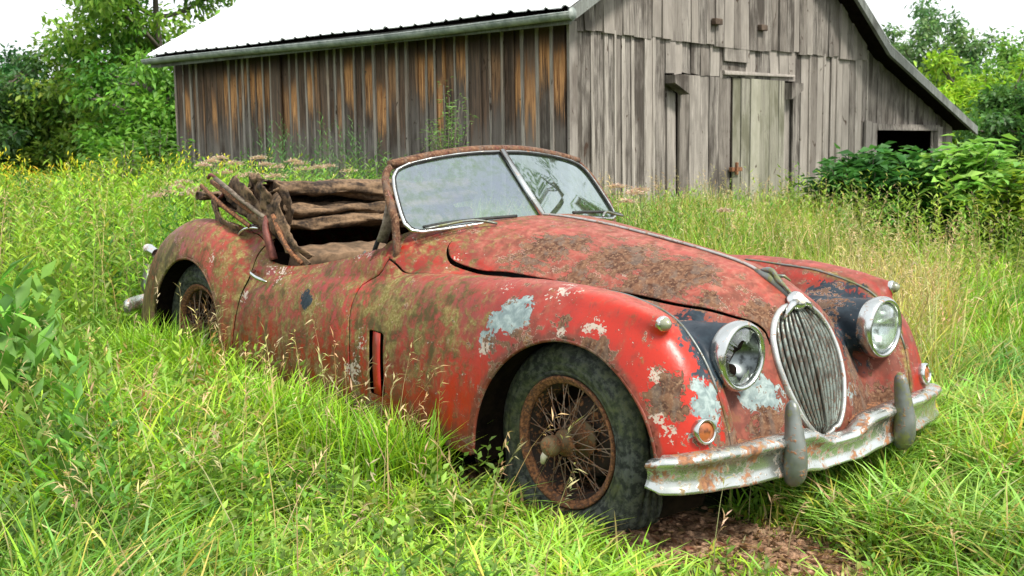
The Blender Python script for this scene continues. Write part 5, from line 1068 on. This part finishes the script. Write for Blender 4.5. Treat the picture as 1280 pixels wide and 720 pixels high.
def shrub(name, label, cat, xy, H, R, cols, nst, nleaf, leaf, lw=.45, group=None, lo=.1, flat=1.):
    z = float(gz(*xy)); e = empty(name, label, cat, (xy[0], xy[1], z-.03), group=group); mb = MB(); B = []; D = []; A = Acc(); T = []
    for k in range(nst):
        a = rng.uniform(0, 6.28); s = rng.uniform(.1, 1.); d = np.array([math.cos(a)*R*s, math.sin(a)*R*s*flat, H*rng.uniform(.65, 1.)*(1-.25*s*s)]); P = spline([(0, 0, 0), d*[.35, .35, .55], d*[1, 1, 1]+[0, 0, -.04]], 7); mb.tube(P, np.linspace(.011, .003, 7), 5); tn = rng.random()
        for q in range(nleaf):
            t = lo+(1-lo)*rng.random()**.75; p = d*np.array([.35+.65*t, .35+.65*t, 1])*[t, t, t]; aa = rng.uniform(0, 6.28); dd = np.array([math.cos(aa), math.sin(aa), rng.uniform(-.1, .6)]); B.append(p+dd*.03+rng.normal(0, .05*R, 3)); D.append(dd); T.append(tn)
    mb.obj('stems', M_BARK, e); n = len(B); B = np.array(B); B[:, 2] = np.abs(B[:, 2]); A.add(leaves(B, np.array(D), leaf*rng.uniform(.6, 1.25, n), leaf*lw, jit(mixc(cols[0], cols[1], np.clip(np.array(T)*.7+rng.random(n)*.4, 0, 1)), .12, .06), droop=.45)); A.obj('leaves', M_LEAF, e); return e
shrub('leafy_shrub', 'dark green large leaved shrub against the gable wall', 'shrub', at(1080, 12.2), 1.05, .66, ((.025, .11, .022), (.085, .24, .05)), 54, 70, .15, .5, 'shrubs along the barn')
shrub('leafy_shrub', 'dark leafy shrub before the open lean-to', 'shrub', at(1150, 12.3), 1.02, .66, ((.035, .13, .025), (.13, .32, .06)), 50, 60, .15, .5, 'shrubs along the barn')
shrub('leafy_shrub', 'bright green shrub reaching past the barn eave on the right', 'shrub', at(1208, 12.2), 1.22, .62, ((.13, .34, .045), (.34, .58, .11)), 44, 55, .16, .5, 'shrubs along the barn')
shrub('yellow_shrub', 'yellow green shrub at the right edge below the dark tree', 'shrub', at(1262, 12.0), 1.05, .75, ((.16, .30, .03), (.36, .46, .04)), 40, 60, .10, .4, 'shrubs along the barn')
shrub('leafy_shrub', 'fresh green shrub at the left corner of the barn', 'shrub', at(205, 14.6), 1.45, .75, ((.06, .17, .02), (.16, .32, .04)), 40, 55, .11, .42, 'shrubs along the barn')
shrub('leafy_shrub', 'light green weedy shrub just left of the barn corner', 'shrub', at(168, 13.4), 1.28, .6, ((.10, .22, .02), (.25, .38, .05)), 34, 50, .09, .38, 'shrubs along the barn')
shrub('sapling', 'feathery green sapling standing against the brown side wall', 'sapling', at(562, 11.6), 1.75, .34, ((.10, .23, .04), (.22, .38, .09)), 22, 70, .06, .25)
# pale flower heads among the weeds
FL = [(214, 238, 9.3), (228, 232, 9.4), (242, 241, 9.2), (205, 243, 9.1), (236, 226, 9.7), (262, 205, 10.4), (272, 200, 10.6), (281, 196, 10.8), (300, 203, 10.6), (330, 196, 11), (338, 204, 10.8), (352, 207, 10.6), (372, 200, 11), (384, 210, 10.4), (318, 218, 9.8), (402, 208, 10.8), (348, 219, 9.7), (380, 203, 11.2), (250, 236, 9.3), (288, 214, 10.),
      (792, 240, 9.2), (772, 232, 9.5), (800, 236, 9.7), (784, 250, 9.0), (905, 262, 9.4), (415, 206, 11.), (440, 212, 11.)]
fls = ['among the meadow weeds left of the car', 'among the weeds before the brown side wall', 'in the weeds just right of the windscreen']
def flower(px, py, r, i):
    xy = at(px, r); R, U, F = BW.T; d = F+R*(px-640)/FOC-U*(py-360)/FOC; top_ = CP[2]+d[2]/math.hypot(d[0], d[1])*r; z = float(gz(*xy)); h = max(top_-z, .3)
    g = 0 if px < 256 else (1 if px < 500 else 2); e = empty('wildflower', 'pale pinkish wildflower head '+fls[g], 'wildflower', (*xy, z), group='pale wildflowers '+fls[g])
    MB().tube([(0, 0, -.02), (.02, .01, h*.5), (0, 0, h-.03)], .004, 5).obj('stem', M_BARK if 0 else M_STEM, e)
    n = 230; d = rng.normal(0, 1, (n, 3)); d[:, 2] = np.abs(d[:, 2])*.45; B = np.array([0, 0, h-.02])+d*np.array([.032, .032, .024])*rng.uniform(.8, 1.15); A = Acc(); A.add(leaves(B, d+[0, 0, .6], .018, .015, jit(mixc((.68, .58, .44), (.50, .32, .24), rng.random(n)), .15))); A.obj('flower_head', M_LEAF, e)
M_STEM = simple('green_stem', (.08, .13, .03), (.14, .18, .05), .8)
for i, f in enumerate(FL): flower(*f, i)
# far wood closing the horizon
A = Acc(); n = 90000; a = YAW+np.radians(rng.uniform(-60, 60, n)); r = rng.uniform(52, 62, n); x = CP[0]+r*np.cos(a); y = CP[1]+r*np.sin(a); hh = 2.7+.9*fbm(np.stack([np.degrees(a)*.5, 0*a, 0*a], -1), 4); ad = np.degrees(a-YAW); hh = hh+.5*(ad < -18)
z = hh*rng.random(n)**.8; tn = np.clip(.5+.5*fbm(np.stack([x*.5, y*.5, z*.9], -1), 3), 0, 1); A.add(leaves(np.stack([x, y, z], 1), rng.normal(0, 1, (n, 3)), rng.uniform(.3, .6, n), .28, jit(mixc((.035, .09, .028), (.10, .20, .055), tn), .12, .05)))
fw = A.obj('far_wood', M_LEAF); tag(fw, kind='stuff', label='distant wood closing the horizon behind the meadow', cat='wood')
# twigs and dead leaves on the soil
A = Acc(); n = 9000; x = rng.uniform(-1.2, 1.6, n); y = rng.uniform(-1.5, -.1, n); ok = (rng.random(n) < dirt(x, y)+.06); x, y = x[ok], y[ok]; n = len(x); A.add(leaves(np.stack([x, y, gz(x, y)+.008], 1), np.stack([rng.normal(0, 1, n), rng.normal(0, 1, n), rng.normal(.05, .2, n)], 1), rng.uniform(.015, .06, n), rng.uniform(.003, .02, n), jit(mixc((.26, .15, .07), (.10, .055, .03), rng.random(n)), .25)))
lt = A.obj('leaf_litter', M_LEAF); tag(lt, kind='stuff', label='dead leaves and twigs on the bare soil by the front wheel', cat='leaf litter')
# crumbled clods of soil
n = 2600; x = rng.uniform(-1., 1.3, n); y = rng.uniform(-1.15, -.1, n); ok = rng.random(n) < dirt(x, y)*1.2; x, y = x[ok], y[ok]; n = len(x); r = rng.uniform(.004, .022, n)*rng.random(n)**.5
ico = bmesh.new(); bmesh.ops.create_icosphere(ico, subdivisions=1, radius=1.); IV = np.array([v.co for v in ico.verts]); IF = np.array([[v.index for v in f.verts] for f in ico.faces]); ico.free()
V = IV[None]*(1+rng.normal(0, .22, (n, len(IV), 1))); V = V*r[:, None, None]*np.array([1.2, 1, .7])+np.stack([x, y, gz(x, y)], 1)[:, None]
cl = fastmesh('soil_clods', V.reshape(-1, 3), (IF[None]+(np.arange(n)*len(IV))[:, None, None]).reshape(-1, 3), simple('crumbly_soil', (.12, .065, .036), (.42, .25, .15), .95, 40, .6), smooth=False); tag(cl, kind='stuff', label='crumbled brown soil around the sunken front wheel', cat='soil')
# ================================================================ LIGHT
w = bpy.data.worlds.new('World'); SC.world = w; w.use_nodes = True; t = w.node_tree; bg = t.nodes['Background']
SUN_EL, SUN_AZ = math.radians(52), math.radians(5)
sk = t.nodes.new('ShaderNodeTexSky'); sk.sky_type = 'NISHITA'; sk.sun_disc = False; sk.sun_elevation = SUN_EL; sk.sun_rotation = math.pi/2-SUN_AZ; sk.dust_density = 4; sk.air_density = 1.2
# overcast: the clear-sky colours mostly replaced by an even white cloud cover
mx_ = t.nodes.new('ShaderNodeMix'); mx_.data_type = 'RGBA'; mx_.inputs[0].default_value = .80; t.links.new(sk.outputs[0], mx_.inputs[6]); mx_.inputs[7].default_value = (12.5, 12.9, 13.4, 1); t.links.new(mx_.outputs[2], bg.inputs[0]); bg.inputs[1].default_value = .078
s = bpy.data.lights.new('sun', 'SUN'); s.energy = 3.1; s.angle = math.radians(10); s.color = (1, .96, .88); so = bpy.data.objects.new('sun', s); COL.objects.link(so)
so.rotation_euler = Vector((math.cos(SUN_AZ)*math.cos(SUN_EL), math.sin(SUN_AZ)*math.cos(SUN_EL), math.sin(SUN_EL))).to_track_quat('Z', 'Y').to_euler()
vs_ = SC.view_settings; vs_.view_transform = 'Standard'; vs_.look = 'None'; vs_.gamma = 1; vs_.exposure = .82; vs_.use_curve_mapping = False
cd.dof.use_dof = True; cd.dof.focus_distance = 4.1; cd.dof.aperture_fstop = 9
SC.cycles.max_bounces = 8; SC.cycles.transparent_max_bounces = 8
